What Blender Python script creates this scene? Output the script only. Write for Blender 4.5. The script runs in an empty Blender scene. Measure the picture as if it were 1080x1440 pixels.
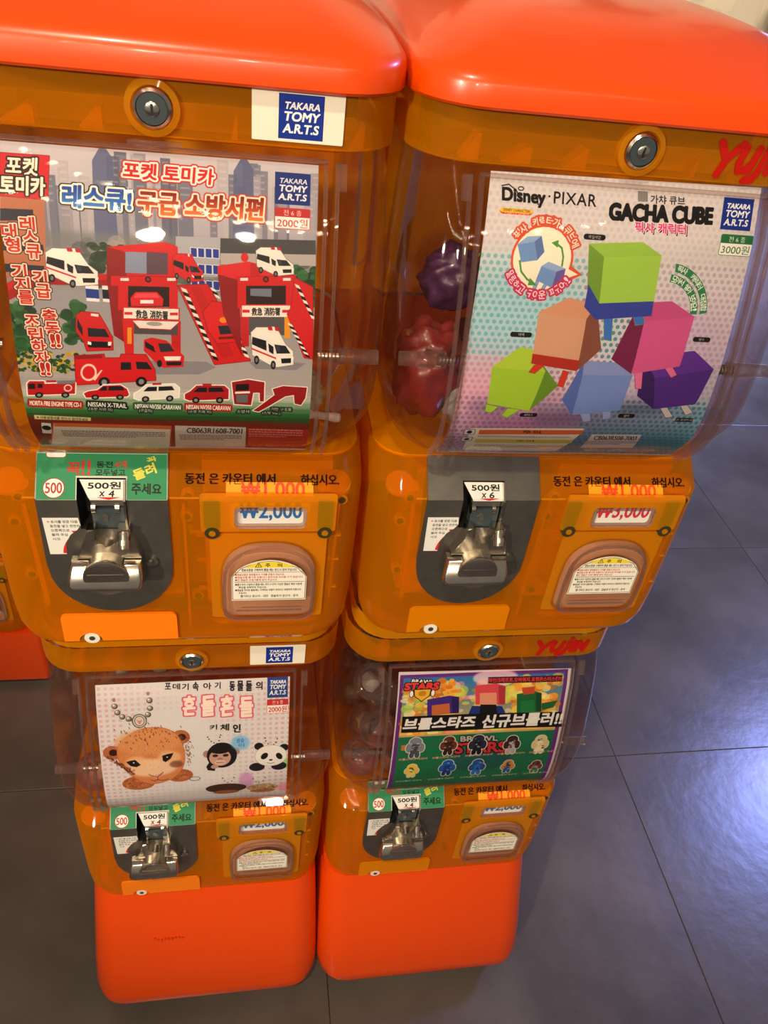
import bpy, bmesh, math, random
import numpy as np
from mathutils import Vector, Matrix
from mathutils.geometry import delaunay_2d_cdt

# ---------------------------------------------------------------- camera, world, light
SC = bpy.context.scene
COL = SC.collection
PI = math.pi
PITCH = 0.50628          # distance from one unit's lock to the next unit's lock
GAP = 0.31               # distance between the two stacks
FLOOR = -0.665

cam_data = bpy.data.cameras.new('camera')
cam = bpy.data.objects.new('camera', cam_data)
COL.objects.link(cam)
SC.camera = cam
cam_data.sensor_fit = 'VERTICAL'
cam_data.sensor_height = 36.0
cam_data.lens = 36.0 * 1085.0 / 1440.0
cam_data.clip_start = 0.01
cam.location = (0.05516678, -0.51471435, 0.62895879)
_yaw, _pit, _rol = 0.22750376, 0.6902139, -0.146487
_f = Vector((math.sin(_yaw) * math.cos(_pit), math.cos(_yaw) * math.cos(_pit), -math.sin(_pit)))
_r = Vector((math.cos(_yaw), -math.sin(_yaw), 0))
_d = _f.cross(_r)
_r2 = _r * math.cos(_rol) + _d * math.sin(_rol)
_d2 = -_r * math.sin(_rol) + _d * math.cos(_rol)
cam.rotation_euler = Matrix((_r2, -_d2, -_f)).transposed().to_euler()

SC.view_settings.view_transform = 'Standard'
SC.view_settings.look = 'None'
SC.view_settings.gamma = 1
SC.view_settings.use_curve_mapping = False
SC.view_settings.exposure = -0.16
try:
    SC.cycles.transparent_max_bounces = 40
    SC.cycles.max_bounces = 10
    SC.cycles.diffuse_bounces = 4
    SC.cycles.glossy_bounces = 5
    SC.cycles.sample_clamp_indirect = 4.0
    SC.cycles.use_denoising = True
except Exception:
    pass

world = bpy.data.worlds.new('room_air')
SC.world = world
world.use_nodes = True
_bg = world.node_tree.nodes['Background']
_bg.inputs[0].default_value = (0.62, 0.54, 0.48, 1)
_bg.inputs[1].default_value = 0.34


def area_light(name, loc, target, size, sy, color, power):
    l = bpy.data.lights.new(name, 'AREA')
    l.shape = 'RECTANGLE'
    l.size = size
    l.size_y = sy
    l.color = color
    l.energy = power
    o = bpy.data.objects.new(name, l)
    COL.objects.link(o)
    o.location = loc
    o.rotation_euler = (Vector(target) - Vector(loc)).to_track_quat('-Z', 'Y').to_euler()
    return o


def spot_light(name, loc, target, color, power, angle, radius):
    l = bpy.data.lights.new(name, 'SPOT')
    l.color = color
    l.energy = power
    l.spot_size = math.radians(angle)
    l.spot_blend = 0.6
    l.shadow_soft_size = radius
    o = bpy.data.objects.new(name, l)
    COL.objects.link(o)
    o.location = loc
    o.rotation_euler = (Vector(target) - Vector(loc)).to_track_quat('-Z', 'Y').to_euler()
    return o


spot_light('ceiling_spot', (-0.30, -0.95, 1.95), (0.05, 0.05, 0.0), (1.0, 0.80, 0.56), 85, 75, 0.035)
spot_light('ceiling_spot', (-1.5, -2.2, 1.25), (0.12, 0.1, 0.20), (1.0, 0.82, 0.60), 250, 36, 0.06)
spot_light('pendant_lamp', (-0.26, -2.20, 1.16), (0.0, 0.0, 0.3), (1.0, 0.84, 0.60), 30, 40, 0.06)
spot_light('pendant_lamp', (0.17, -2.28, 1.22), (0.1, 0.0, 0.3), (1.0, 0.88, 0.70), 26, 40, 0.045)
area_light('window_daylight', (3.05, 1.38, 1.62), (0.9, 0.1, -0.6), 0.42, 0.55, (0.30, 0.38, 1.0), 88)

# ---------------------------------------------------------------- flat print: a small rasteriser
CURVES = {}


def glyph_tris(s, space=1.0):
    key = (s, space)
    if key in CURVES:
        return CURVES[key]
    cu = bpy.data.curves.new('print', 'FONT')
    cu.body = s
    cu.size = 1.0
    cu.resolution_u = 4
    cu.space_character = space
    o = bpy.data.objects.new('print', cu)
    COL.objects.link(o)
    dg = bpy.context.evaluated_depsgraph_get()
    dg.update()
    me = o.evaluated_get(dg).to_mesh()
    me.calc_loop_triangles()
    n = len(me.vertices)
    v = np.empty(n * 3)
    me.vertices.foreach_get('co', v)
    v = v.reshape(-1, 3)[:, :2].copy()
    t = np.empty(len(me.loop_triangles) * 3, dtype=np.int32)
    me.loop_triangles.foreach_get('vertices', t)
    t = t.reshape(-1, 3).copy()
    o.evaluated_get(dg).to_mesh_clear()
    bpy.data.objects.remove(o)
    bpy.data.curves.remove(cu)
    if n:
        lo = v.min(0)
        hi = v.max(0)
        v = (v - lo) / np.maximum(hi - lo, 1e-6)
    CURVES[key] = (v, t)
    return v, t


def rgb(h):
    if isinstance(h, str):
        return np.array([int(h[i:i + 2], 16) / 255 for i in (0, 2, 4)], dtype=np.float32)
    return np.array(h, dtype=np.float32)


class Print:
    """A printed sheet, measured in millimetres from its top left corner."""

    def __init__(self, x0, y0, x1, y1, k, bg='FFFFFF'):
        self.x0, self.y0, self.k = x0, y0, k
        self.w = int(round((x1 - x0) * k))
        self.h = int(round((y1 - y0) * k))
        self.x1 = x0 + self.w / k
        self.y1 = y0 + self.h / k
        self.a = np.empty((self.h, self.w, 3), dtype=np.float32)
        self.a[:] = rgb(bg)

    def _win(self, pts, pad=0.0):
        p = (np.array(pts, dtype=float) - (self.x0, self.y0)) * self.k
        lo = np.floor(p.min(0) - pad * self.k - 1).astype(int)
        hi = np.ceil(p.max(0) + pad * self.k + 1).astype(int)
        lo = np.maximum(lo, 0)
        hi = np.minimum(hi, (self.w, self.h))
        if (hi <= lo).any():
            return None
        return p, lo, hi

    def _blend(self, lo, m, color, alpha=1.0, grad=None):
        h, w = m.shape
        sub = self.a[lo[1]:lo[1] + h, lo[0]:lo[0] + w]
        mm = (m * alpha)[..., None]
        c = rgb(color)
        if grad is not None:
            rows = np.where(m.max(1) > 0.05)[0]
            if len(rows):
                t = np.clip((np.arange(h) - rows[0]) / max(1, rows[-1] - rows[0]), 0, 1)
                c = c * (1 - t[:, None, None]) + rgb(grad) * t[:, None, None]
        sub[:] = sub * (1 - mm) + c * mm

    def poly(self, pts, color, alpha=1.0, out=None, ow=0.4, grad=None, soft=0):
        r = self._win(pts, ow + soft)
        if r is None:
            return
        p, lo, hi = r
        w, h = hi - lo
        q = (p - lo) * 2
        m = np.zeros((h * 2, w * 2), dtype=bool)
        X = np.arange(w * 2) + 0.5
        for i in range(len(q)):
            a, b = q[i], q[(i + 1) % len(q)]
            if a[1] == b[1]:
                continue
            if a[1] > b[1]:
                a, b = b, a
            r0 = max(0, int(math.ceil(a[1] - 0.5)))
            r1 = min(h * 2 - 1, int(math.ceil(b[1] - 0.5)) - 1)
            if r1 < r0:
                continue
            yy = np.arange(r0, r1 + 1) + 0.5
            xi = a[0] + (yy - a[1]) * (b[0] - a[0]) / (b[1] - a[1])
            m[r0:r1 + 1] ^= X[None, :] < xi[:, None]
        if out is not None:
            self._blend(lo, self._down(self._grow(m, ow * self.k * 2)), out, alpha)
        f = self._down(m)
        if soft:
            for _ in range(3):
                f = self._blur(f, max(1, int(soft * self.k / 2)))
        self._blend(lo, f, color, alpha, grad)

    @staticmethod
    def _blur(f, n):
        for ax in (0, 1):
            acc = np.zeros_like(f)
            for d in range(-n, n + 1):
                acc += np.roll(f, d, ax)
            f = acc / (2 * n + 1)
        return f

    @staticmethod
    def _down(m):
        f = m.astype(np.float32)
        return (f[::2, ::2] + f[1::2, ::2] + f[::2, 1::2] + f[1::2, 1::2]) * 0.25

    @staticmethod
    def _grow(m, r):
        n = int(round(r))
        o = m.copy()
        for i in range(n):
            g = o.copy()
            g[1:] |= o[:-1]
            g[:-1] |= o[1:]
            h = g if i % 2 else o
            g2 = g.copy()
            g2[:, 1:] |= h[:, :-1]
            g2[:, :-1] |= h[:, 1:]
            o = g2
        return o

    def rect(self, x0, y0, x1, y1, color, **k):
        self.poly([(x0, y0), (x1, y0), (x1, y1), (x0, y1)], color, **k)

    def rrect(self, x0, y0, x1, y1, r, color, **k):
        pts = []
        for cx, cy, a0 in ((x1 - r, y0 + r, -90), (x1 - r, y1 - r, 0), (x0 + r, y1 - r, 90), (x0 + r, y0 + r, 180)):
            for i in range(7):
                a = math.radians(a0 + 15 * i)
                pts.append((cx + r * math.cos(a), cy + r * math.sin(a)))
        self.poly(pts, color, **k)

    def ell(self, cx, cy, rx, ry, color, rot=0, n=36, a0=0, a1=360, **k):
        c, s = math.cos(math.radians(rot)), math.sin(math.radians(rot))
        pts = []
        for i in range(n):
            a = math.radians(a0 + (a1 - a0) * i / (n if a1 - a0 == 360 else n - 1))
            x, y = rx * math.cos(a), ry * math.sin(a)
            pts.append((cx + x * c - y * s, cy + x * s + y * c))
        self.poly(pts, color, **k)

    def line(self, pts, w, color, **k):
        for a, b in zip(pts[:-1], pts[1:]):
            dx, dy = b[0] - a[0], b[1] - a[1]
            L = math.hypot(dx, dy) or 1e-6
            nx, ny = -dy / L * w / 2, dx / L * w / 2
            ex, ey = dx / L * w * 0.25, dy / L * w * 0.25
            self.poly([(a[0] + nx - ex, a[1] + ny - ey), (b[0] + nx + ex, b[1] + ny + ey),
                       (b[0] - nx + ex, b[1] - ny + ey), (a[0] - nx - ex, a[1] - ny - ey)], color, **k)

    def text(self, s, tl, tr, bl, color, bold=0.02, outs=(), grad=None, alpha=1.0, space=1.0):
        """Lettering fitted to a parallelogram; outs = [(width mm, colour), ...] from the outermost in."""
        v, t = glyph_tris(s, space)
        if not len(v):
            return
        tl = np.array(tl, float)
        A = np.array([np.array(tr) - tl, np.array(bl) - tl])
        P = tl + v[:, :1] * A[0] + (1 - v[:, 1:]) * A[1]
        pad = max([o[0] for o in outs] + [0])
        r = self._win(P, pad)
        if r is None:
            return
        p, lo, hi = r
        w, h = hi - lo
        q = (p - lo) * 2
        m = np.zeros((h * 2, w * 2), dtype=bool)
        for i, j, k in t:
            a, b, c = q[i], q[j], q[k]
            x0 = max(0, int(min(a[0], b[0], c[0])))
            x1 = min(w * 2, int(max(a[0], b[0], c[0])) + 2)
            y0 = max(0, int(min(a[1], b[1], c[1])))
            y1 = min(h * 2, int(max(a[1], b[1], c[1])) + 2)
            if x1 <= x0 or y1 <= y0:
                continue
            ar = (b[0] - a[0]) * (c[1] - a[1]) - (c[0] - a[0]) * (b[1] - a[1])
            if abs(ar) < 1e-9:
                continue
            sg = 1 if ar > 0 else -1
            X = np.arange(x0, x1)[None, :] + 0.5
            Y = np.arange(y0, y1)[:, None] + 0.5
            e = -1e-6
            m[y0:y1, x0:x1] |= ((sg * ((b[0] - a[0]) * (Y - a[1]) - (b[1] - a[1]) * (X - a[0])) >= e) &
                                (sg * ((c[0] - b[0]) * (Y - b[1]) - (c[1] - b[1]) * (X - b[0])) >= e) &
                                (sg * ((a[0] - c[0]) * (Y - c[1]) - (a[1] - c[1]) * (X - c[0])) >= e))
        gb = min(bold, .07) * float(np.linalg.norm(A[1])) * self.k * 1.5
        if gb >= 0.5:
            m = self._grow(m, gb)
        for ow, oc in outs:
            self._blend(lo, self._down(self._grow(m, ow * self.k * 2)), oc, alpha)
        self._blend(lo, self._down(m), color, alpha, grad)

    def box_text(self, s, x0, y0, x1, y1, color, **k):
        self.text(s, (x0, y0), (x1, y0), (x0, y1), color, **k)

    def arc_text(self, s, cx, cy, r, a0, a1, size, color, inside=False, **k):
        """Letters along an arc; angles in degrees, 0 = right, 90 = down; inside = feet turned away from the centre."""
        n = len(s)
        for i, ch in enumerate(s):
            if ch == ' ':
                continue
            a = math.radians(a0 + (a1 - a0) * (i + 0.5) / n)
            px, py = cx + r * math.cos(a), cy + r * math.sin(a)
            up = np.array((math.cos(a), math.sin(a))) * (-1 if inside else 1)
            rt = np.array((-up[1], up[0]))
            c = np.array((px, py))
            hw = size * (0.18 if ch in '!.,' else 0.45)
            tl = c - rt * hw + up * size / 2
            self.text(ch, tl, c + rt * hw + up * size / 2, c - rt * hw - up * size / 2, color, **k)

    def cloud(self, x0, y0, x1, y1, cols, n, r0, r1, seed, soft=0, alpha=0.8):
        R = random.Random(seed)
        for _ in range(n):
            r = R.uniform(r0, r1)
            self.ell(R.uniform(x0, x1), R.uniform(y0, y1), r, r * R.uniform(0.5, 1), R.choice(cols), n=10, alpha=alpha,
                     soft=soft)

    def grain(self, amount, seed=1):
        g = np.random.default_rng(seed).normal(0, amount, self.a.shape[:2]).astype(np.float32)
        self.a += g[..., None]

    def material(self, name, rough=0.35, coat=0.0, bump=0.0):
        im = bpy.data.images.new(name, self.w, self.h, alpha=False)
        px = np.ones((self.h, self.w, 4), dtype=np.float32)
        px[..., :3] = np.clip(self.a[::-1], 0, 1)
        im.pixels.foreach_set(px.ravel())
        im.update()
        im.pack()
        m = bpy.data.materials.new(name)
        m.use_nodes = True
        nt = m.node_tree
        b = nt.nodes['Principled BSDF']
        t = nt.nodes.new('ShaderNodeTexImage')
        t.image = im
        nt.links.new(t.outputs[0], b.inputs['Base Color'])
        b.inputs['Roughness'].default_value = rough
        b.inputs['Coat Weight'].default_value = coat
        b.inputs['Specular IOR Level'].default_value = 0.22
        if bump:
            n = nt.nodes.new('ShaderNodeTexNoise')
            n.inputs['Scale'].default_value = 14
            tc = nt.nodes.new('ShaderNodeTexCoord')
            nt.links.new(tc.outputs['Object'], n.inputs['Vector'])
            bp = nt.nodes.new('ShaderNodeBump')
            bp.inputs['Strength'].default_value = bump
            bp.inputs['Distance'].default_value = 0.004
            nt.links.new(n.outputs[0], bp.inputs['Height'])
            nt.links.new(bp.outputs[0], b.inputs['Normal'])
            nt.links.new(bp.outputs[0], b.inputs['Coat Normal'])
        return m

    def uv(self, x, y):
        return ((x - self.x0) / (self.x1 - self.x0), 1 - (y - self.y0) / (self.y1 - self.y0))


def logo_block(c, x0, y0, x1, y1, col='1B3A8C'):
    """the square blue maker's mark with three rows of white lettering"""
    c.rect(x0, y0, x1, y1, col)
    w, h = x1 - x0, y1 - y0
    sh = h * 0.03
    for s, a, b, l, r in (('TAKARA', .18, .33, .12, .90), ('TOMY', .39, .59, .11, .89), ('A.R.T.S', .66, .86, .10, .88)):
        c.text(s, (x0 + w * l + sh, y0 + h * a), (x0 + w * r + sh, y0 + h * a), (x0 + w * l, y0 + h * b), 'EDEDF2', bold=0.068)


def price_mark(c, x0, y0, x1, y1, top, bottom, col):
    m = y0 + (y1 - y0) * 0.42
    c.rrect(x0, y0, x1, y1, (x1 - x0) * 0.05, 'F2EEEA', out=col, ow=0.35)
    c.rect(x0, y0, x1, m, col)
    w = x1 - x0
    c.box_text(top, x0 + w * .24, y0 + (m - y0) * .18, x0 + w * .76, y0 + (m - y0) * .84, 'F5F0EA', bold=0.01)
    c.box_text(bottom, x0 + w * .06, m + (y1 - m) * .14, x1 - w * .06, y1 - (y1 - m) * .12, col, bold=0.01)

# ---------------------------------------------------------------- the four posters
class Frame:
    """unit square placed on a sheet by three corners"""

    def __init__(self, c, tl, tr, bl):
        self.c, self.o = c, np.array(tl, float)
        self.X = np.array(tr, float) - self.o
        self.Y = np.array(bl, float) - self.o

    def p(self, pts):
        return [tuple(self.o + x * self.X + y * self.Y) for x, y in pts]

    def poly(self, pts, col, **k):
        self.c.poly(self.p(pts), col, **k)

    def ell(self, x, y, r, s, col, **k):
        self.poly([(x + r * math.cos(a * PI / 10), y + s * math.sin(a * PI / 10)) for a in range(20)], col, **k)

    def text(self, s, x0, y0, x1, y1, col, **k):
        a, b, d = self.p([(x0, y0), (x1, y0), (x0, y1)])
        self.c.text(s, a, b, d, col, **k)


def van_front(c, tl, tr, bl, body, dark, stripe=None):
    """toy van seen from its front right corner (long side to the left)"""
    f = Frame(c, tl, tr, bl)
    f.poly([(0, .18), (.12, .06), (.5, .04), (.62, .1), (.8, .42), (.98, .58), (1, .92), (.62, 1), (.5, .98), (.03, .72)], body, out=dark, ow=.3)
    f.poly([(.03, .28), (.35, .36), (.36, .6), (.02, .46)], '23252E')
    f.poly([(.40, .42), (.52, .5), (.52, .68), (.42, .62)], '23252E')
    f.poly([(.54, .44), (.8, .46), (.92, .64), (.60, .66)], '2B2F3C')
    f.poly([(.57, .47), (.66, .47), (.68, .6), (.60, .6)], '4A5060')
    f.poly([(.70, .78), (.94, .76), (.94, .88), (.72, .9)], '1A1A1C')
    f.poly([(.62, .74), (.7, .8), (.7, .86), (.63, .82)], 'F5F5F0')
    f.poly([(.95, .74), (1, .72), (1, .8), (.95, .82)], 'F5F5F0')
    if stripe:
        f.poly([(.01, .54), (.58, .76), (.58, .8), (.01, .58)], stripe)
    f.ell(.13, .84, .06, .11, '202022')
    f.ell(.13, .84, .03, .06, '8A8A8C')
    f.ell(.52, .95, .06, .11, '202022')
    f.ell(.52, .95, .03, .06, '8A8A8C')
    f.poly([(.38, .02), (.64, .03), (.66, .12), (.4, .11)], 'C8202A')
    f.poly([(.48, .02), (.54, .025), (.56, .12), (.5, .115)], 'F0F0F0')


def car_side(c, tl, tr, bl, body, dark, kind='car', out='F2F2EE'):
    f = Frame(c, tl, tr, bl)
    shp = {'car': [(0, .62), (.1, .48), (.3, .4), (.42, .12), (.8, .08), (.95, .34), (1, .72), (.96, .84), (.05, .9)],
           'van': [(0, .55), (.12, .4), (.26, .1), (.9, .1), (1, .3), (1, .82), (.1, .9), (0, .8)],
           'truck': [(0, .2), (.05, .05), (.35, .05), (.36, .2), (1, .15), (1, .8), (.02, .88)]}[kind]
    f.poly(shp, body, out=out, ow=.8)
    if kind == 'truck':
        f.poly([(.03, .2), (.16, .18), (.17, .5), (.03, .52)], '20242E')
        f.poly([(.22, .2), (.32, .2), (.32, .45), (.22, .45)], '20242E')
        f.poly([(.62, .02), (1, 0), (1, .18), (.62, .22)], '8A8C94')
        f.ell(.85, .45, .09, .22, 'F0D8D0')
        f.ell(.85, .45, .06, .15, body)
    else:
        t = .16 if kind == 'car' else .2
        f.poly([(.2 if kind == 'van' else .33, .44), (.3 if kind == 'van' else .43, t), (.5, t), (.5, .44)], '20242E')
        f.poly([(.54, t), (.84, t), (.9, .42), (.54, .44)], '20242E')
    for x in (.25, .8):
        f.ell(x, .88, .085, .17, '1C1C1E')
        f.ell(x, .88, .045, .09, '9A9A9C')
    f.poly([(.4, 0), (.6, 0), (.6, .1), (.4, .1)], 'C02028' if body != 'C8202A' else 'E8E8E8')


def small_print(c, x0, y0, x1, y1, rows, col, seed):
    R = random.Random(seed)
    h = (y1 - y0) / rows
    for i in range(rows):
        x = x0
        e = x1 if i < rows - 1 else x0 + (x1 - x0) * .7
        while x < e:
            w = R.uniform(.8, 2.6)
            c.rect(x, y0 + h * i + h * .25, min(e, x + w), y0 + h * i + h * .72, col, alpha=.8)
            x += w + .5


def poster_rescue():
    c = Print(-8, -4, 204, 220, 4.6, 'C9C5CC')
    R = random.Random(5)
    c.rect(-8, -4, 204, 60, 'CFCBD2', grad='B4B2BC')
    for i in range(46):                                             # the city skyline
        x = R.uniform(20, 195)
        w = R.uniform(3, 10)
        y = R.uniform(4, 34)
        col = R.choice(['9C9AA8', '8A8A9C', 'B0AEB8', '7C8094', 'BEBAC0', '6E7288', 'A8A4AE'])
        c.rect(x, y, x + w, 62, col, alpha=.85)
        for k in range(4):
            c.rect(x + w * .2, y + 2 + k * 4, x + w * .8, y + 3.2 + k * 4, 'D8D6DA', alpha=.3)
    for cx in (66, 150):
        c.poly([(cx - 7, 60), (cx - 6, 10), (cx, 0), (cx + 6, 8), (cx + 7, 60)], '70789A', alpha=.9)
    c.rect(-8, 52, 204, 90, '8C8E90', alpha=.75, soft=3)
    c.cloud(50, 58, 190, 82, ['5C6468', '787E80', 'A0A2A0', '4E5A50', 'B8B4AC'], 150, 2, 6, 3, alpha=.5)
    c.rect(-8, 85, 204, 155, 'A6A4A8', grad='BAB6B6')
    # brown block on the left edge
    c.poly([(6.5,33.8),(31.4,33.7),(28.5,81.9),(1.1,81.6)], 'C08468')
    for q in ([(5.7,41.0),(24.3,40.6),(24.4,47.0),(4.9,48.2)], [(3.5,60.6),(28.1,60.8),(28.5,64.9),(3.0,65.5)], [(2.1,73.1),(27.7,73.4),(27.3,77.7),(1.5,78.2)]):
        c.poly(q, '3A3E52')
    c.cloud(55, 58, 92, 84, ['36503A', '2E4434', '4E6450'], 60, 2, 5, 8)
    # office block with blue windows
    c.poly([(107.9,51.1),(135.5,50.3),(134.3,74.8),(107.1,74.8)], 'B6B8C0')
    for yy in range(3):
        for xx in range(4):
            c.poly([(117 + xx * 4.6, 57.5 + yy * 10), (120.6 + xx * 4.6, 57.7 + yy * 10), (120.6 + xx * 4.6, 63 + yy * 10), (117 + xx * 4.6, 62.8 + yy * 10)], '2A4CA8', out='E8E8EC', ow=.4)
    c.poly([(135.5,50.7),(196.1,48.5),(196.4,57.3),(135.4,59.8)], '5C5C60')
    c.poly([(135.4,59.8),(196.4,57.3),(196.6,64.4),(135.3,66.8)], 'BEBABA')
    # white wall with blue windows on the left
    c.poly([(29.6,87.5),(68.2,87.8),(67.4,100.4),(26.6,100.9)], 'A8A8AE')
    for xx in (85, 107, 128, 148):
        c.poly([conv2 for conv2 in [((xx) * .46 - 8 + 20, 83), ((xx) * .46 - 8 + 28, 83.3), ((xx) * .46 - 8 + 28, 94), ((xx) * .46 - 8 + 20, 93.7)]], 'EDEDF0')
        c.poly([((xx) * .46 - 8 + 20, 86), ((xx) * .46 - 8 + 28, 86.3), ((xx) * .46 - 8 + 28, 92), ((xx) * .46 - 8 + 20, 91.7)], '2450A0' if xx != 107 else '14183C')
    # raised red road on the left
    c.poly([(0.3,87.7),(18.2,76.5),(69.0,76.4),(68.5,83.4),(25.7,84.7),(-1.0,98.2)], 'CC2A30')
    c.poly([(-0.2,92.0),(22.0,80.6),(68.8,79.9),(68.5,83.4),(25.7,84.7),(-1.0,98.2)], 'B02228')
    # trees and flowers on the left
    for x, y, r in ((6, 116, 15), (36, 114, 0), (94 / 2.2, 0, 0)):
        if r:
            c.cloud(0, 98, 16, 128, ['2C5C38', '3C7446', '24482E', '4A8450'], 70, 2, 5, 11)
    c.cloud(37, 96, 50, 122, ['2E6038', '40784A', '264E30'], 60, 2, 4.5, 12)
    c.cloud(2, 128, 48, 142, ['2A5030', '38683A', 'C8A82C', 'D8B838', '3A6A38'], 170, .8, 2, 13, alpha=.95)
    c.poly([(1.2,145.5),(45.6,146.1),(44.8,153.0),(-1.0,153.4)], 'B0AEB0')
    # green shrubs at right
    c.cloud(182, 66, 197, 92, ['2E6038', '3C7446', '204A2C', '4C8854'], 70, 1.5, 4, 14)
    # ramp behind the left station and the left station itself
    red, dr = 'D42A30', 'A01C24'
    c.poly([(65.8,59.9),(101.3,54.9),(109.0,57.4),(108.3,79.2),(68.8,79.0)], red)
    c.poly([(65.8,59.9),(76.3,62.2),(72.7,119.7),(66.4,115.2),(64.5,79.2)], dr)
    c.poly([(74.1,63.6),(77.6,62.6),(76.5,80.8),(73.0,81.0)], dr)
    c.poly([(76.8,62.2),(102.7,61.6),(102.2,74.6),(76.0,75.1)], '9AA4BC')
    c.poly([(89.7,61.5),(102.7,61.6),(102.2,74.6),(89.1,75.3)], '6A4A58', alpha=.8)
    c.poly([(67.2,77.3),(107.5,76.1),(107.3,82.4),(66.8,83.5)], red, out=dr, ow=.3)
    for q in ([(72.8,78.4),(78.0,78.1),(77.9,79.9),(72.7,80.1)], [(101.7,76.9),(107.0,76.6),(107.0,78.4),(101.6,78.7)]):
        c.poly(q, 'F0ECEA')
    c.poly([(77.3,83.0),(103.7,82.5),(103.2,95.2),(76.4,96.4)], '3A1418')
    c.poly([(71.2,83.3),(77.3,83.0),(76.3,98.2),(70.1,98.5)], red)
    c.poly([(102.8,81.7),(108.2,82.3),(107.6,96.8),(102.2,97.1)], red)
    f = Frame(c, *[(78.5,85.1),(99.2,84.1),(77.8,96.4)])
    f.poly([(0, .5), (.15, .15), (.8, .15), (1, .55), (.98, .95), (.03, .95)], 'D83038')
    f.poly([(.18, .22), (.78, .22), (.9, .48), (.1, .48)], 'E86068')
    f.poly([(.3, .6), (.7, .6), (.7, .8), (.3, .8)], 'F0F0F0')
    c.poly([(73.8,97.0),(108.1,96.3),(107.8,103.2),(73.3,103.8)], 'F0EAE4', out=red, ow=.8)
    for q in ([(74.0,99.7),(78.9,99.5),(78.8,101.3),(73.9,101.5)], [(102.6,98.9),(107.6,98.6),(107.5,100.5),(102.5,100.7)]):
        c.poly(q, 'D8303A')
    c.text('救急 消防署', *[(81.2,98.0),(101.3,98.0),(80.9,103.5)], '101014', bold=.03)
    c.poly([(72.4,104.3),(79.5,104.5),(78.0,128.2),(72.5,128.4)], red)
    c.poly([(75.2,109.7),(77.9,109.6),(77.2,120.5),(74.4,120.6)], 'E8A828')
    c.poly([(102.8,103.9),(109.2,104.1),(108.3,127.1),(102.7,127.3)], 'C8282E')
    c.poly([(79.5,104.9),(107.3,104.6),(107.0,113.5),(79.0,113.7)], '605E64')
    c.poly([(78.6,105.0),(108.3,104.6),(102.6,110.0),(82.8,109.8)], 'EAE4E0', out='B82830', ow=.5)
    c.ell(*(92.4,106.7), 5, 1.4, 'B0ACAA')
    c.poly([(65.0,132.1),(125.0,131.4),(131.5,135.2),(120.0,140.7),(64.1,142.5)], '9A98A0')
    f = Frame(c, *[(84.7,115.4),(111.5,115.2),(83.3,136.9)])
    f.poly([(.02, .1), (.2, .02), (.55, .1), (.8, .35), (1, .6), (.98, .95), (.5, 1), (.36, .9), (.02, .45)], 'D42A30')
    f.poly([(.05, .14), (.25, .3), (.3, .5), (.06, .34)], '24242C')
    f.poly([(.36, .2), (.62, .2), (.76, .44), (.42, .48)], '3A3E4C')
    f.poly([(.5, .62), (.92, .6), (.9, .74), (.54, .76)], 'F0EEEA')
    f.poly([(.56, .8), (.94, .78), (.92, .9), (.58, .92)], '1C1C20')
    f.ell(.4, .86, .06, .12, '202022')
    # centre ramp with hazard stripes
    c.poly([(108.2,81.4),(127.0,79.6),(154.4,129.4),(130.6,133.2)], 'D22A2E', out=dr, ow=.4)
    c.poly([(116.2,81.9),(122.5,81.6),(143.9,126.7),(135.4,128.1)], 'B82228', alpha=.5)

    def hazard(p0, p1, w, n):
        p0, p1 = np.array(p0), np.array(p1)
        d = (p1 - p0) / n
        for i in range(n):
            a = p0 + d * i
            col = 'EEEAE4' if i % 2 == 0 else '18181A'
            c.poly([tuple(a), (a[0] + w, a[1] + w * .35), (a[0] + d[0] + w, a[1] + d[1] + w * .35), tuple(a + d)], col)
    hazard((109.9,82.2), (129.7,129.3), 3.6, 18)
    hazard((128.4,81.3), (131.9,87.5), 3.2, 3)
    hazard((144.0,110.1), (150.6,126.5), 3.2, 7)
    f = Frame(c, *[(123.2,90.6),(144.2,89.6),(125.3,118.6)])
    f.poly([(.0, .25), (.3, 0), (.75, .05), (.8, .3), (1, .55), (1, .95), (.35, 1), (.1, .7)], 'D8282E', out='A01C24', ow=.4)
    f.poly([(.42, .58), (.92, .56), (.94, .76), (.46, .78)], '2C3040')
    f.ell(.6, .44, .12, .07, 'E8A030')
    f.poly([(.4, .84), (.96, .82), (.96, .88), (.4, .9)], '801820')
    # car on the raised deck
    van_front(c, *[(105.8,60.6),(124.7,61.3),(105.2,78.0)], 'D83038', 'A01C24')
    # right station
    c.poly([(133.5,67.7),(153.4,64.0),(182.8,70.5),(182.9,74.1),(147.0,75.9),(133.5,73.0)], 'DC343A')
    c.poly([(133.5,73.0),(147.0,75.9),(148.7,126.6),(136.7,98.3)], dr)
    c.poly([(146.1,74.1),(183.8,71.3),(183.9,78.6),(146.1,79.5)], red, out=dr, ow=.3)
    for q in ([(147.9,74.5),(152.9,74.2),(152.9,76.0),(147.9,76.3)], [(175.4,73.1),(180.5,72.8),(180.6,74.6),(175.5,74.9)]):
        c.poly(q, 'F0ECEA')
    for x, y in ((89.8,78.4), (164.4,74.6)):
        c.ell(x, y, 1.9, 1.9, '2A1416')
        c.ell(x, y, 1.1, 1.1, 'A8323A')
    c.ell(*(150.7,61.6), 2.4, 2.8, 'D8303A')
    c.rrect((154.3,65.7)[0], (154.3,64.9)[1], (160.7,65.4)[0], (154.3,72.8)[1], 1, 'C8262C')
    c.poly([(151.6,79.3),(178.3,77.9),(178.6,91.7),(151.5,93.0)], '3E1A1E')
    c.poly([(154.3,80.9),(168.1,80.3),(168.2,85.7),(154.3,85.5)], '8890A0')
    c.poly([(146.1,79.5),(151.6,79.3),(151.5,93.9),(146.0,94.1)], red)
    c.poly([(177.4,78.0),(183.9,77.6),(184.3,92.4),(177.7,92.7)], red)
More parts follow.
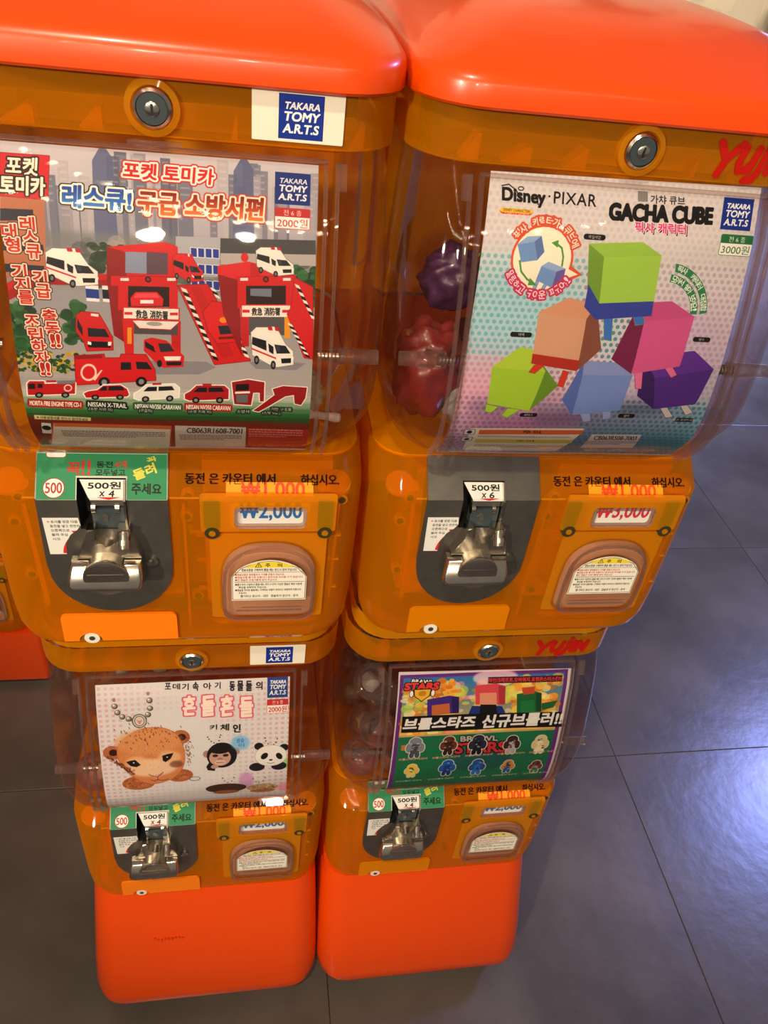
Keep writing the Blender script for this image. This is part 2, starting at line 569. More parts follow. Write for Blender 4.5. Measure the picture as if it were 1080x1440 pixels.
    c.poly([(148.8,92.2),(180.5,90.7),(180.7,98.2),(148.8,99.6)], 'F0EAE4', out=red, ow=.8)
    for q in ([(149.2,94.9),(153.9,94.7),(153.9,96.6),(149.2,96.8)], [(175.4,93.7),(180.1,93.5),(180.1,95.4),(175.4,95.6)]):
        c.poly(q, 'D8303A')
    c.text('救急 消防署', *[(155.3,93.3),(173.9,92.4),(155.3,98.4)], '101014', bold=.03)
    c.poly([(153.4,99.4),(176.9,98.4),(177.1,110.7),(153.4,111.7)], '68666C')
    c.poly([(147.8,99.6),(153.4,100.3),(153.4,119.4),(148.7,119.6)], 'C8282E')
    c.poly([(176.9,98.4),(180.7,98.2),(181.0,112.5),(177.2,112.6)], 'E8A828')
    c.poly([(182.9,72.3),(195.2,78.0),(197.0,126.8),(191.1,126.0),(178.7,96.4),(181.4,91.6)], 'D4282E', out=dr, ow=.3)
    hazard((183.0,76.3), (195.0,98.5), 3, 9)
    hazard((178.8,102.1), (192.0,125.0), 3.2, 12)
    c.poly([(153.4,130.4),(172.7,128.7),(192.2,130.1),(185.5,135.4),(158.3,135.3)], '9A98A0')
    van_front(c, *[(154.8,104.5),(183.7,104.7),(154.9,133.4)], 'EEECE6', '8A8A8C', 'D8303A')
    van_front(c, *[(157.9,53.8),(182.4,53.7),(157.9,71.8)], 'EEECE6', '8A8A8C')
    van_front(c, *[(29.7,61.1),(61.4,61.8),(27.0,84.2)], 'F0EEE8', '8A8A8C', 'D8303A')
    # red van standing left
    f = Frame(c, *[(43.8,100.6),(67.4,100.4),(41.4,126.6)])
    f.poly([(.02, .1), (.15, 0), (.6, .03), (.78, .3), (.98, .62), (1, .95), (.3, 1), (.22, .75), (.02, .5)], 'D2262E', out='8E1820', ow=.3)
    f.poly([(.05, .18), (.18, .4), (.2, .62), (.05, .4)], '23252E')
    f.poly([(.32, .4), (.78, .42), (.9, .62), (.34, .62)], '2B2F3C')
    f.poly([(.3, .74), (.95, .74), (.93, .9), (.34, .9)], '1A1A1C')
    f.poly([(.32, .74), (.42, .76), (.42, .84), (.32, .82)], 'F5F5F0')
    f.poly([(.86, .74), (.96, .74), (.94, .84), (.86, .84)], 'F5F5F0')
    f.poly([(.4, .04), (.6, .05), (.6, .12), (.4, .1)], 'F0E8E8')
    # large fire engine
    f = Frame(c, *[(40.7,129.1),(93.1,127.1),(38.3,151.1)])
    f.poly([(0, .05), (.35, 0), (.36, .12), (.55, .12), (.56, 0), (.86, .02), (.98, .5), (1, .85), (.02, .98)], 'D4262E', out='A01C24', ow=.4)
    f.poly([(.0, .05), (.33, .02), (.33, .12), (.0, .16)], 'A41C24')
    f.poly([(.56, .26), (.68, .26), (.69, .5), (.56, .5)], '20242E')
    f.poly([(.74, .24), (.88, .26), (.95, .5), (.76, .48)], '20242E')
    f.ell(.17, .58, .10, .28, 'F0D8D0')
    f.ell(.17, .58, .075, .21, 'D4262E')
    f.poly([(.22, .8), (.32, .5), (.34, .5), (.25, .85)], 'F0D8D0')
    for x in (.36, .82):
        f.ell(x, .9, .07, .17, '1C1C1E')
        f.ell(x, .9, .035, .09, '9A9A9C')
    # white-green foot of the sheet
    for k, (y, col) in enumerate(((545, 'C8CCC4'), (552, '9CB49C'), (560, '6C9A70'), (568, '3E7C48'), (576, '2E703A'), (590, '3C6C38'))):
        y0 = [156, 160, 165, 170, 174, 180][k]
        c.rect(-8, y0, 204, 222, col, soft=3, alpha=.85)
    c.poly([(0.2,177.3),(199.5,178.4),(204.8,243.4),(-18.0,246.1)], '8E3420', soft=2, alpha=.9)
    car_side(c, *[(8.7,148.4),(39.2,147.4),(6.7,161.1)], 'C4262C', '', 'truck')
    car_side(c, *[(44.3,149.8),(73.7,148.9),(42.9,161.7)], 'C8202A', '', 'car')
    car_side(c, *[(77.0,148.8),(106.5,146.8),(75.8,162.9)], 'E8E6E0', '', 'van')
    car_side(c, *[(110.3,147.7),(139.9,146.8),(109.6,162.5)], 'B8242C', '', 'van')
    f = Frame(c, *[(141.9,143.6),(164.1,142.9),(141.6,163.9)])
    f.poly([(0, .1), (.5, 0), (1, .1), (1, .85), (.88, .85), (.86, .5), (.66, .5), (.6, 1), (.08, .95)], 'A8242A', out='F0F0EA', ow=.8)
    f.poly([(.12, .18), (.52, .16), (.52, .4), (.12, .42)], '2A1416')
    f.poly([(.1, .46), (.56, .44), (.56, .52), (.1, .54)], 'F0ECE8')
    f.poly([(.14, .58), (.5, .58), (.5, .9), (.14, .88)], '7C7E84')
    f = Frame(c, *[(156.4,145.7),(193.7,144.5),(156.5,169.3)])
    f.poly([(.36, .2), (.55, .1), (1, .15), (.98, .5), (.9, .75), (.78, .7), (.76, .4), (.6, .45), (.1, 1), (0, .95), (.4, .4)], 'A8242A', out='F0F0EA', ow=.6)
    for s, q, bc in (('MORITA FIRE ENGINE TYPE CD-1', [(8.0,163.8),(40.7,164.5),(7.5,167.6)], 'B03A30'),
                     ('NISSAN X-TRAIL', [(45.4,163.8),(70.5,164.7),(45.0,167.6)], '303A34'),
                     ('NISSAN NV350 CARAVAN', [(76.1,164.6),(106.6,164.9),(75.8,168.5)], '4A6A50'),
                     ('NISSAN NV350 CARAVAN', [(110.5,164.2),(140.6,164.5),(110.3,168.2)], 'B03A30')):
        c.text(s, *q, 'F4F2EC', bold=.04, outs=[(1.4, bc)])
    for s, q in (('(소방 지휘 차)', [(45.4,168.2),(60.7,169.0),(45.0,171.2)]), ('(구급차)', [(78.6,168.5),(87.2,168.8),(78.3,172.1)]),
                 ('(소방 지휘 차)', [(111.7,168.7),(127.3,168.9),(111.6,171.8)]), ('소방서', [(145.0,167.8),(153.5,167.6),(145.0,170.9)]),
                 ('기반 구조물', [(168.9,164.9),(183.5,165.1),(169.0,167.7)]), ('(소방 Ver.)', [(162.9,168.5),(175.5,168.8),(163.0,171.7)])):
        c.text(s, *q, 'F0F0EA', bold=.02, outs=[(1.0, '30443A')])
    c.poly([(8.7,175.9),(45.6,177.3),(45.1,180.4),(8.5,179.5)], 'D8D0A0')
    c.text('※ 사용설명서를 반드시 읽어주세요', *[(10.4,176.4),(43.6,178.0),(10.0,178.9)], '202020', bold=.02)
    for q in ([(12.0,183.2),(18.3,183.9),(16.4,197.8),(9.9,197.1)],):
        c.poly(q, 'E0DCD4', out='202020', ow=.4)
        c.ell(*(14.3,189.5), 3, 3, '202020')
    c.poly([(20.2,183.8),(98.6,184.7),(92.5,241.2),(5.0,243.7)], 'D4CCC0', out='C85838', ow=.8)
    c.poly([(20.2,183.8),(98.6,184.7),(98.2,188.5),(19.9,187.5)], 'C87848')
    c.poly([(101.6,183.7),(151.5,184.7),(150.2,242.0),(97.6,240.7)], 'CCC4BC')
    c.text('CB063R1608-7001', *[(109.8,186.2),(148.9,186.7),(109.3,192.9)], '202020', bold=.03)
    small_print(c, *(23.3,192.0), *(94.0,202.2), 5, '505050', 3)
    small_print(c, *(103.7,195.0), *(148.3,205.4), 4, '505050', 4)
    c.poly([(152.5,185.7),(200.0,186.0),(203.7,243.5),(153.6,241.7)], 'B83A34')
    small_print(c, *(153.5,185.6), *(192.9,198.1), 4, 'D8B0A8', 5)
    # headings
    c.poly([(8.3,9.6),(35.7,9.5),(33.4,34.4),(6.5,33.8)], 'D02838', out='A02030', ow=.3)
    c.text('포켓', *[(11.7,11.3),(29.2,11.2),(10.6,21.2)], 'EFE9DC', bold=.05, outs=[(.9, '33211E')])
    c.text('토미카', *[(7.4,22.2),(32.5,22.0),(6.6,32.6)], 'EFE9DC', bold=.05, outs=[(.9, '33211E')])
    c.text('포켓 토미카', *[(78.5,9.5),(132.1,10.1),(77.7,18.4)], 'D02430', bold=.05, outs=[(1.9, 'C83038'), (1.1, 'F6EEE6')])
    c.text('레스큐!', *[(42.5,25.3),(82.1,25.4),(41.7,37.5)], '1450A8', bold=.06, outs=[(1.9, '30302E'), (1.2, 'F4F0E6')], grad='50A0E0')
    c.text('구급 소방서편', *[(86.7,25.5),(162.6,25.4),(85.7,38.7)], '8A1810', bold=.05, outs=[(1.9, 'C8483C'), (1.1, 'F4E6D6')], grad='F09848')
    logo_block(c, (169.6,8.6)[0], (169.6,8.6)[1], (191.9,8.2)[0], (191.8,27.7)[1], '22408E')
    price_mark(c, (169.8,30.8)[0], (169.8,30.0)[1], (191.9,29.4)[0], (192.2,42.2)[1], '전 6 종', '2000원', 'C43A40')

    def column(s, p0, p1, sz):
        n = len(s)
        p0, p1 = np.array(p0), np.array(p1)
        for i, ch in enumerate(s):
            if ch == ' ':
                continue
            x, y = p0 + (p1 - p0) * (i + .5) / n
            hw = sz * (.5 if ch != '!' else .12)
            if ch == '!':
                for d in (-.22, .22):
                    c.box_text('!', x + d * sz - hw, y - sz * .5, x + d * sz + hw, y + sz * .5, 'C42A28', bold=.05, outs=[(1.3, '2A1A18'), (.9, 'F2DCCB')])
            else:
                c.box_text(ch, x - hw, y - sz * .5, x + hw, y + sz * .5, 'B82420', bold=.04, outs=[(1.3, '2A1A18'), (.9, 'F2DCCB')], grad='D84A34')
    column('레스큐 긴급 출동!', (19.7,45.3), (30.2,124.2), 8.2)
    column('대형 기지를 조립하자!', (8.7,50.0), (21.7,143.9), 8.2)
    c.grain(.012)
    return c


def cube_toy(c, front, back, low, ctop, cf, cs, base=None, bc=None, feet=(), fc=None):
    """front = four corners from the top left round; back = the two rear top corners; low = the hidden side's rear foot"""
    for q in feet:
        c.poly(q, fc or cs, out=cs, ow=.3)
    right = low[0] > front[0][0] + 5
    if right:
        c.poly([front[1], back[1], low, front[2]], cs)
    else:
        c.poly([front[0], back[0], low, front[3]], cs)
    c.poly([front[0], back[0], back[1], front[1]], ctop)
    c.poly(front, cf)
    c.line([front[0], front[1]], .5, ctop)
    if base:
        c.poly(base, bc)


def poster_cubes():
    c = Print(-16, -10, 204, 222, 4.6, 'D6D2D4')
    # blue to pink dotted ground
    for x, y, rx, ry, col in ((30, 92, 55, 40, 'A8D4DE'), (20, 150, 60, 30, 'D9A6BE'), (170, 185, 90, 40, '4C96A8'), (100, 178, 90, 26, 'A884A4'),
                              (160, 120, 50, 44, 'C4B2CC'), (60, 190, 60, 20, 'B06E98'), (130, 200, 90, 22, '3A7C94'), (30, 205, 60, 16, '8A6A96')):
        c.ell(x, y, rx, ry, col, alpha=.75, soft=22)
    k = 0
    for iy in range(52):
        for ix in range(46):
            x = -14 + ix * 4.9 + (iy % 2) * 2.45
            y = -6 + iy * 4.4
            if y < 50:
                col, al = 'B8B4BC', .35
            elif x < 75 and y < 118:
                col, al = '5FA8BC', .55
            elif y < 150 and x < 60:
                col, al = 'C07FA4', .45
            elif x > 120 and y < 150:
                col, al = 'A48CB4', .45
            elif x > 95:
                col, al = '2A7088', .6
            else:
                col, al = '8A5A8A', .5
            c.ell(x, y, 1.55, 1.55, col, n=9, alpha=al)
    # heading
    c.text('Disney', *[(8.7,7.5),(38.5,8.1),(9.5,18.0)], '1C1A1E', bold=.05)
    c.ell(*(21.5,7.5), 2.2, 1.4, '1C1A1E')
    c.ell(*(21.5,7.5), 1.5, .8, 'D6D2D4')
    c.line([(8.1,6.6),(12.9,5.4),(18.1,8.6),(20.4,12.0)], .7, '1C1A1E')
    c.line([(33.4,12.9),(34.3,16.8)], .8, '1C1A1E')
    c.ell(*(41.7,11.0), .7, .7, '1C1A1E')
    c.text('PIXAR', *[(44.9,7.7),(75.4,7.8),(45.2,15.2)], '1C1A1E', bold=.01, space=1.1)
    c.rrect((7.7,20.4)[0], (7.7,20.4)[1], (31.1,20.6)[0], (31.4,24.2)[1], 3, 'D04038')
    c.rrect((7.7,20.4)[0], (7.7,20.4)[1], (31.1,20.6)[0], (7.9,23.0)[1], 2, 'E8C840')
    c.text('DISNEY CHARACTERS', *[(10.2,20.6),(29.1,20.8),(10.4,22.4)], '502018', bold=.04)
    c.text('CAPSULE WORLD', *[(11.4,23.2),(28.3,23.0),(11.6,25.0)], 'F8E8D8', bold=.04)
    c.poly([(104.9,3.1),(112.2,3.1),(113.1,9.8),(105.8,9.9)], '8E8C8E')
    c.text('가챠 큐브', *[(114.6,5.2),(140.0,4.8),(115.3,10.6)], '2A282A', bold=.03)
    c.text('GACHA CUBE', *[(85.8,12.6),(162.0,10.8),(86.5,23.0)], '1C1A1C', bold=.07, outs=[(.35, '1C1A1C')])
    c.text('픽사 캐릭터', *[(106.5,24.0),(144.4,23.6),(107.4,30.9)], '403038', bold=.04)
    c.text('픽사 캐릭터', *[(105.4,23.2),(143.2,22.7),(106.2,30.1)], 'D84888', bold=.04, outs=[(.4, 'F4E8EC')])
    logo_block(c, (169.5,3.3)[0], (169.5,2.9)[1], (192.9,1.8)[0], (172.8,24.2)[1], '1A3A96')
    price_mark(c, (171.8,28.0)[0], (171.7,27.6)[1], (196.5,26.1)[0], (174.8,41.2)[1], '전 6 종', '3000원', '2C7A50')
    # the round call-out with two plain blue blocks
    cx, cy = (41.6,51.4)
    R1 = 22.5
    c.ell(cx, cy, R1, R1, 'D8603C')
    c.poly([(cx + R1 - 3, cy + 2), (cx + R1 + 8, cy + 9), (cx + R1 - 5, cy + 16)], 'D8603C')
    c.ell(cx, cy, R1 - 1.6, R1 - 1.6, 'EFEBDA')
    c.poly([(cx + R1 - 6, cy + 4), (cx + R1 + 5, cy + 9), (cx + R1 - 8, cy + 14)], 'EFEBDA')
    cube_toy(c, [(22.6,42.8),(34.4,40.3),(38.2,52.5),(26.7,54.5)], [(28.9,37.4),(38.9,36.4)], (42.5,46.7), '9AB4DA', '7DA0D0', '6C84B8')
    cube_toy(c, [(41.8,56.1),(53.2,59.2),(51.3,70.3),(39.1,65.6)], [(46.5,53.0),(59.6,57.0)], (58.5,69.4), '9AB4DA', '7DA0D0', '7468AC',
             feet=[[(39.7,66.1),(41.3,66.5),(39.5,71.8),(37.8,70.9)], [(45.7,68.1),(47.3,68.5),(44.6,74.4),(42.9,73.5)]], fc='90B0DC')
    c.line([(cx + 8, cy - 11), (cx + 13, cy - 8), (cx + 15, cy - 2), (cx + 15, cy + 4)], 1.3, '5CA050')
    c.poly([(cx + 10, cy - 13), (cx + 5, cy - 11), (cx + 10, cy - 8)], '5CA050')
    c.line([(cx - 16, cy + 2), (cx - 14, cy + 9), (cx - 9, cy + 14), (cx - 5, cy + 16)], 1.3, '5CA050')
    c.poly([(cx - 7, cy + 13), (cx - 1, cy + 18), (cx - 8, cy + 18)], '5CA050')
    c.arc_text('픽사 캐릭터가 큐브에', cx, cy, R1 + 2.2, 212, 338, 5.6, 'F6EADF', bold=.03, outs=[(1.2, 'D06048')])
    c.arc_text('말랑하고 귀여운 피규어!', cx, cy, R1 + 1.6, 156, 28, 5.6, 'F6E4EA', inside=True, bold=.03, outs=[(1.2, 'C8406C')])
    # green ribbons
    ax, ay = (137.3,84.5)
    for r0, r1, s, a0 in ((30, 35.5, '픽사 캐릭터 대집합', -84), (22.5, 28, '모아서 쌓아 보아요!', -86)):
        pts = [(ax + r1 * math.cos(math.radians(a)), ay + r1 * math.sin(math.radians(a))) for a in range(a0, 0, 4)]
        pts += [(ax + r0 * math.cos(math.radians(a)), ay + r0 * math.sin(math.radians(a))) for a in range(-2, a0 - 2, -4)]
        c.poly(pts, '3C8A60')
        c.arc_text(s, ax, ay, (r0 + r1) / 2, a0 + 4, -6, 4.4, 'F2F2EA', bold=.03)
    # soft ground shade printed under the stack of toys
    for x, y, rx in ((22, 160, 22), (78, 168, 26), (140, 158, 24)):
        c.ell(x, y, rx, 6, '54486A', alpha=.45, soft=8)
    # six plain coloured block toys
    cube_toy(c, [(144.3,132.0),(190.4,123.7),(184.6,153.0),(151.2,158.3)], [(130.7,115.9),(170.5,110.2)], (134.0,147.1), '6A3AA0', '5C3292', '43246E',
             feet=[[(155.8,156.3),(161.7,156.1),(169.5,164.7),(164.0,166.1)], [(171.5,153.4),(177.5,153.2),(185.0,160.5),(179.9,163.2)]], fc='C4C0C0')
    cube_toy(c, [(86.7,131.6),(126.2,130.9),(123.5,160.3),(86.1,165.5)], [(85.4,120.8),(120.3,121.7)], (74.6,151.9), '8D9ACC', '7C92CA', '5F74B4',
             feet=[[(92.6,164.1),(100.6,163.9),(102.5,170.3),(97.2,171.8)], [(109.7,161.2),(116.3,159.8),(117.9,167.2),(112.5,168.7)]], fc='98A2CC')
    cube_toy(c, [(16.1,128.0),(57.0,129.9),(51.2,162.7),(17.3,157.1)], [(34.3,112.6),(43.5,113.3)], (69.2,141.0), 'B2CC48', 'A4C63E', '6E9430',
             feet=[[(16.9,157.7),(26.1,159.8),(21.5,164.7),(16.9,163.6)], [(34.0,160.8),(43.2,161.7),(34.8,169.4),(30.8,166.9)]], fc='A4C63E')
    cube_toy(c, [(44.6,87.1),(81.0,90.5),(81.1,129.1),(45.0,124.3)], [(64.9,76.4),(86.9,79.7)], (96.7,111.8), 'D2A082', 'D0A68A', '8C5A4A',
             base=[(44.7,116.9),(82.1,120.9),(81.1,129.1),(45.0,124.3)], bc='B03A2A', feet=[[(47.9,125.3),(55.5,125.1),(49.2,131.8),(44.6,130.8)], [(70.6,128.9),(75.2,129.8),(73.4,142.0),(68.7,141.0)]], fc='C8432C')
    cube_toy(c, [(125.8,90.1),(164.0,85.3),(161.8,122.5),(124.7,129.8)], [(119.0,77.3),(143.9,75.1)], (106.1,118.9), 'C45C92', 'CC629A', '7E2A58',
             feet=[[(127.1,128.1),(133.4,127.9),(135.8,141.3),(131.2,141.4)], [(149.2,122.9),(154.6,121.6),(161.5,129.2),(157.5,131.6)]], fc='D87AA6')
    cube_toy(c, [(86.3,47.5),(128.9,44.2),(129.9,76.8),(88.6,80.2)], [(73.8,39.4),(113.2,36.2)], (78.4,74.7), 'A0C458', 'A8CC5C', '7FA446',
             base=[(88.4,79.2),(129.7,75.8),(130.5,86.3),(88.0,90.7),(77.7,82.2),(78.0,66.5)], bc='4250A8', feet=[[(94.3,89.4),(100.8,89.1),(103.1,105.4),(97.4,104.6)], [(115.9,85.4),(123.8,86.1),(126.3,92.1),(119.4,93.4)]], fc='4A7CC8')
    for s, q, b in (('에일리언', (77.2,35.0), 8), ('잭잭', (34.0,103.5), 8), ('랏소', (174.0,101.6), 7), ('마이크', (51.5,166.4), 7), ('설리', (130.8,165.0), 7), ('버즈 라이트이어', (180.3,167.6), 8)):
        c.rrect(q[0] - b, q[1] - 1.8, q[0] + b, q[1] + 1.8, 1.7, '1C1A1C')
        n = len(s) * 1.1
        c.box_text(s, q[0] - n, q[1] - 1.1, q[0] + n, q[1] + 1.1, 'EEEEEE', bold=.02)
    # foot boxes
    c.poly([(9.3,180.8),(99.4,178.7),(90.0,216.2),(11.7,216.0)], 'CFC6BE', out='D8D0C8', ow=.5)
    c.poly([(16.3,182.0),(99.8,180.1),(100.3,185.0),(16.7,187.7)], 'C0643C')
    c.text('주의', *[(50.9,181.9),(65.2,181.6),(52.0,185.5)], '3A201C')
    c.poly([(16.3,194.9),(96.6,193.5),(96.5,199.2),(16.9,200.9)], 'B8B048')
    c.text('주의', *[(49.3,195.0),(63.8,194.5),(50.3,198.1)], '3A3420')
    small_print(c, *(16.9,188.7), *(92.3,191.5), 3, '605858', 7)
    small_print(c, *(18.8,203.8), *(93.6,209.9), 3, '605858', 8)
    for q in ((9.1,184.9), (9.5,195.2)):
        c.rrect(q[0] - 4, q[1] - 3, q[0] + 4, q[1] + 3, .8, 'C8C4C8', out='1E1E20', ow=.4)
        c.ell(q[0], q[1], 2, 2, '1E1E20')
    c.poly([(108.5,184.7),(150.6,184.4),(153.3,207.6),(108.1,209.3)], 'BDB6BC')
    c.text('CB063R508-7003', *[(111.8,186.7),(148.0,186.6),(113.2,193.0)], '26242A', bold=.03)
    small_print(c, *(108.9,194.2), *(151.5,201.5), 3, '504C54', 9)
    c.grain(.012)
    return c


def poster_animals():
    c = Print(-8, 0, 206, 220, 4.6, 'D9D9DC')
    for iy in range(34):
        for ix in range(34):
            x, y = -4 + ix * 6.4, 14 + iy * 6.4
            edge = min(1, max(.15, abs(x - 95) / 95 * 1.1 - max(0, 30 - y) / 60))
            if (x - 62) ** 2 + (y - 90) ** 2 > 50 ** 2 or x < 20:
                c.rect(x, y, x + 3.2, y + 3.2, 'D894A4', alpha=.55 * edge)
    dk = '26242C'
    for s, q in (('포', [(69.2,11.7),(74.9,11.9),(69.1,18.8)]), ('데', [(77.0,12.8),(84.1,13.1),(76.8,19.2)]), ('기', [(86.2,13.2),(92.6,13.4),(86.0,20.3)]), ('속', [(96.9,12.0),(102.6,12.3),(96.7,21.6)]),
                 ('아', [(107.6,13.3),(115.5,13.6),(107.5,20.5)]), ('기', [(119.1,13.0),(124.8,13.2),(119.0,20.2)]), ('동', [(134.2,12.8),(139.3,13.0),(134.2,23.2)]), ('물', [(142.2,12.3),(148.0,12.5),(142.2,23.6)]),
                 ('들', [(151.0,12.7),(156.8,12.9),(151.0,24.0)]), ('의', [(161.2,13.9),(167.8,14.2),(161.2,22.8)])):
        c.text(s, *q, dk, bold=.05)
    for s, q in (('흔', [(87.3,28.4),(98.8,28.1),(86.7,51.1)]), ('들', [(105.9,29.2),(118.2,28.2),(105.4,53.1)]), ('흔', [(125.4,30.1),(137.1,29.0),(125.1,54.1)]), ('들', [(145.1,31.8),(157.6,31.6),(145.0,56.2)])):
        c.text(s, *q, 'F2E4DC', bold=.035, outs=[(2.0, 'D86C84'), (.3, 'F8ECE4')])
    for s, q in (('키', [(113.2,65.3),(120.6,64.8),(113.1,71.7)]), ('체', [(124.3,65.0),(133.1,64.6),(124.1,73.3)]), ('인', [(137.5,65.8),(145.0,66.2),(137.5,76.0)])):
        c.text(s, *q, dk, bold=.05)
    logo_block(c, (173.0,12.7)[0], (172.9,8.7)[1], (194.4,9.6)[0], (194.7,33.4)[1], '2A4A94')
    price_mark(c, (173.1,36.8)[0], (173.1,35.9)[1], (194.8,37.9)[0], (195.1,53.4)[1], '전 5 종', '2000원', 'C43A40')
    # ball chain and ring
    pts = [(18.8,36.0),(21.1,44.0),(25.6,49.5),(31.8,52.5),(37.3,54.6),(43.0,53.2),(46.6,53.4),(51.1,48.3),(53.5,40.4),(53.3,30.8)]
    for x, y in pts:
        c.ell(x, y, 3.1, 3.4, '5A5650')
        c.ell(x - .5, y - .6, 2.2, 2.4, 'A8A49C')
        c.ell(x - .9, y - 1.2, .9, 1, 'F4F0EA')
    for x, y in ((18.5,28.5), (52.1,22.8)):
        c.ell(x, y, 1.8, 2.2, 'B0808A')
    rx, ry = (42.2,55.8)
    c.ell(rx, ry, 7.5, 9, '4A4642')
    c.ell(rx, ry, 6.6, 8, 'C8C4BC')
    c.ell(rx, ry, 5, 6.4, '6A5E56')
    c.ell(rx, ry, 4.4, 5.6, 'D6CFC8')
    c.poly([(rx - 3, ry - 2), (rx, ry + 5), (rx + 3, ry - 2), (rx, ry)], 'D08A84')
    # the lion cub
    fur, fur2, dkf = 'CF8A58', 'E0AE84', '6E3C26'
    R = random.Random(9)
    for q, rr in (((12.8,95.6), 9), ((82.9,79.2), 9)):
        c.ell(q[0], q[1], rr, rr, 'B8704A', out='8A4A30', ow=.3)
        c.ell(q[0] + 1, q[1], rr * .5, rr * .5, '3C2018')
    for q, a, b in (((36.5,142.0), 17, 11), ((80.1,133.6), 14, 10)):
        c.ell(q[0], q[1], a, b, 'B06A44')
        c.cloud(q[0] - a * .8, q[1] - b * .7, q[0] + a * .7, q[1] + b * .6, ['C07C50', 'A05C3A', 'D09468', '8A4A30'], 90, .5, 1.6, 20)
    head = [(18.2,90.3),(23.9,79.2),(34.3,70.6),(48.1,65.1),(64.6,66.1),(76.6,73.2),(84.0,88.0),(86.3,107.6),(82.0,125.0),(72.5,137.4),(56.4,143.8),(43.9,141.5),(32.0,131.7),(22.8,117.9),(18.0,103.7)]
    sm = []
    for i in range(len(head)):
        p0, p1, p2, p3 = (np.array(head[(i + d) % len(head)]) for d in (-1, 0, 1, 2))
        for t in (0, .25, .5, .75):
            sm.append(tuple(.5 * (2 * p1 + (p2 - p0) * t + (2 * p0 - 5 * p1 + 4 * p2 - p3) * t ** 2 + (3 * p1 - p0 - 3 * p2 + p3) * t ** 3)))
    c.poly(sm, fur, out='A06440', ow=.4)
    hx, hy = (51.7,95.4)
    c.ell(hx - 2, hy - 12, 34, 17, 'D8A06C', alpha=.7, soft=4)
    c.ell(hx, hy + 24, 26, 13, 'E8CDB2', alpha=.9, soft=3)
    for q in ((37.0,110.9), (70.2,105.5)):
        c.ell(q[0], q[1], 12, 9, 'E6C09A', alpha=.8, soft=3)
    for _ in range(240):                                            # short strokes of fur
        a = R.uniform(0, 2 * PI)
        rr = R.uniform(.1, 1)
        x, y = hx - 2 + math.cos(a) * 42 * rr, hy + math.sin(a) * 34 * rr
        L = R.uniform(1, 3)
        th = R.uniform(1.1, 2.0)
        c.line([(x, y), (x + L * math.cos(th), y + L * math.sin(th))], .35, R.choice(['A86A42', 'E8BE94', 'B87448', 'F0CCA4']), alpha=.6)
    for _ in range(70):                                             # dark spots over the brow
        x, y = hx + R.gauss(-4, 16), hy - 22 + R.gauss(0, 8)
        L = R.uniform(1, 2.6)
        c.line([(x, y), (x + L * .4, y + L)], .8, dkf, alpha=.85)
    for _ in range(120):
        t = R.random()
        x, y = hx - 44 + t * 24 + R.gauss(0, 1.2), hy + 4 + t * 26 + R.gauss(0, 1.5)
        c.line([(x, y), (x + 1, y + 2)], .8, R.choice(['5A2E22', '7A4228']), alpha=.8)
    for _ in range(60):
        x, y = hx + 38 + R.gauss(0, 2), hy + 2 + R.gauss(0, 9)
        c.line([(x, y), (x + .6, y + 2)], .7, '7A4430', alpha=.7)
    for q, rr in (((77.2,115.9), 5),):
        c.ell(q[0], q[1], rr * 1.4, rr, '7A4A3C', alpha=.7, soft=1.5)
    c.poly([(25.6,109.1),(30.7,107.5),(35.1,106.9),(40.5,114.1),(36.0,116.9),(30.2,115.3)], '1E1816')
    c.poly([(63.0,103.0),(67.4,101.4),(74.8,99.9),(71.6,107.5),(66.2,112.1),(63.4,109.9)], '1E1816')
    for x, y in ((33.4,110.7), (68.0,105.3)):
        c.ell(x, y, .8, .8, 'F0F0F0')
    c.poly([(48.3,129.8),(54.2,131.4),(63.3,126.7),(60.0,133.0),(56.8,137.1),(52.5,134.6)], 'D8A090')
    c.line([(47.7,128.7),(51.9,132.3),(57.0,133.8),(63.3,126.7)], .7, '3A241E')
    c.line([(57.0,133.8),(56.7,138.2)], .7, '3A241E')
    c.line([(49.3,137.6),(53.7,140.2),(56.7,138.2),(61.9,139.8),(67.9,138.1)], .7, '3A241E')
    ex, ey = (95.7,140.5)
    c.ell(ex, ey, 6, 3.4, '6A6A6C')
    c.ell(ex, ey, 5, 2.6, 'D4D4D8')
    # chimpanzee
    def chain(pp):
        for x, y in pp:
            c.ell(x, y, .9, .9, '5A5048')
    chain([(110.7,81.0),(112.1,84.0),(114.3,87.1),(117.2,89.2),(120.2,90.4),(122.5,86.6),(123.3,81.8),(124.1,79.0)])
    chain([(171.3,85.9),(172.1,89.9),(174.4,94.0),(177.5,96.1),(180.6,95.4),(182.8,92.5),(184.3,87.7)])
    mx, my = (125.2,108.4)
    c.poly([(114.6,110.6),(118.9,121.4),(117.2,130.1),(109.7,128.3),(108.3,122.7)], '1E1A1C')
    c.ell(mx - 16, my - 4, 4, 5, 'B08C80')
    c.ell(mx + 15, my - 6, 4, 5, 'B08C80')
    c.ell(mx, my - 1, 16, 18, '201C1E')
    c.ell(mx - 2, my + 2, 11.5, 12, 'C8A294')
    c.ell(mx - 2, my - 8, 10, 4.5, '201C1E')
    for d in (-7, 4):
        c.ell(mx + d, my - 1, 3, 2, '3A2824')
    c.ell(mx - 2, my + 4, 3, 2, 'A87C70')
    c.ell(mx - 2, my + 9, 6, 4, 'DABBAE')
    c.line([(mx - 6, my + 9), (mx + 2, my + 9)], .6, '4A2A28')
    c.ell(mx - 8, my + 15, 4, 3, 'C49A8C')
    bx, by = (144.9,91.0)
    c.ell(bx, by, 10, 10, '7CBCE8', alpha=.8, soft=3)
    c.box_text('원숭', bx - 4, by - 6, bx + 4, by, '3A7CC0', bold=.03)
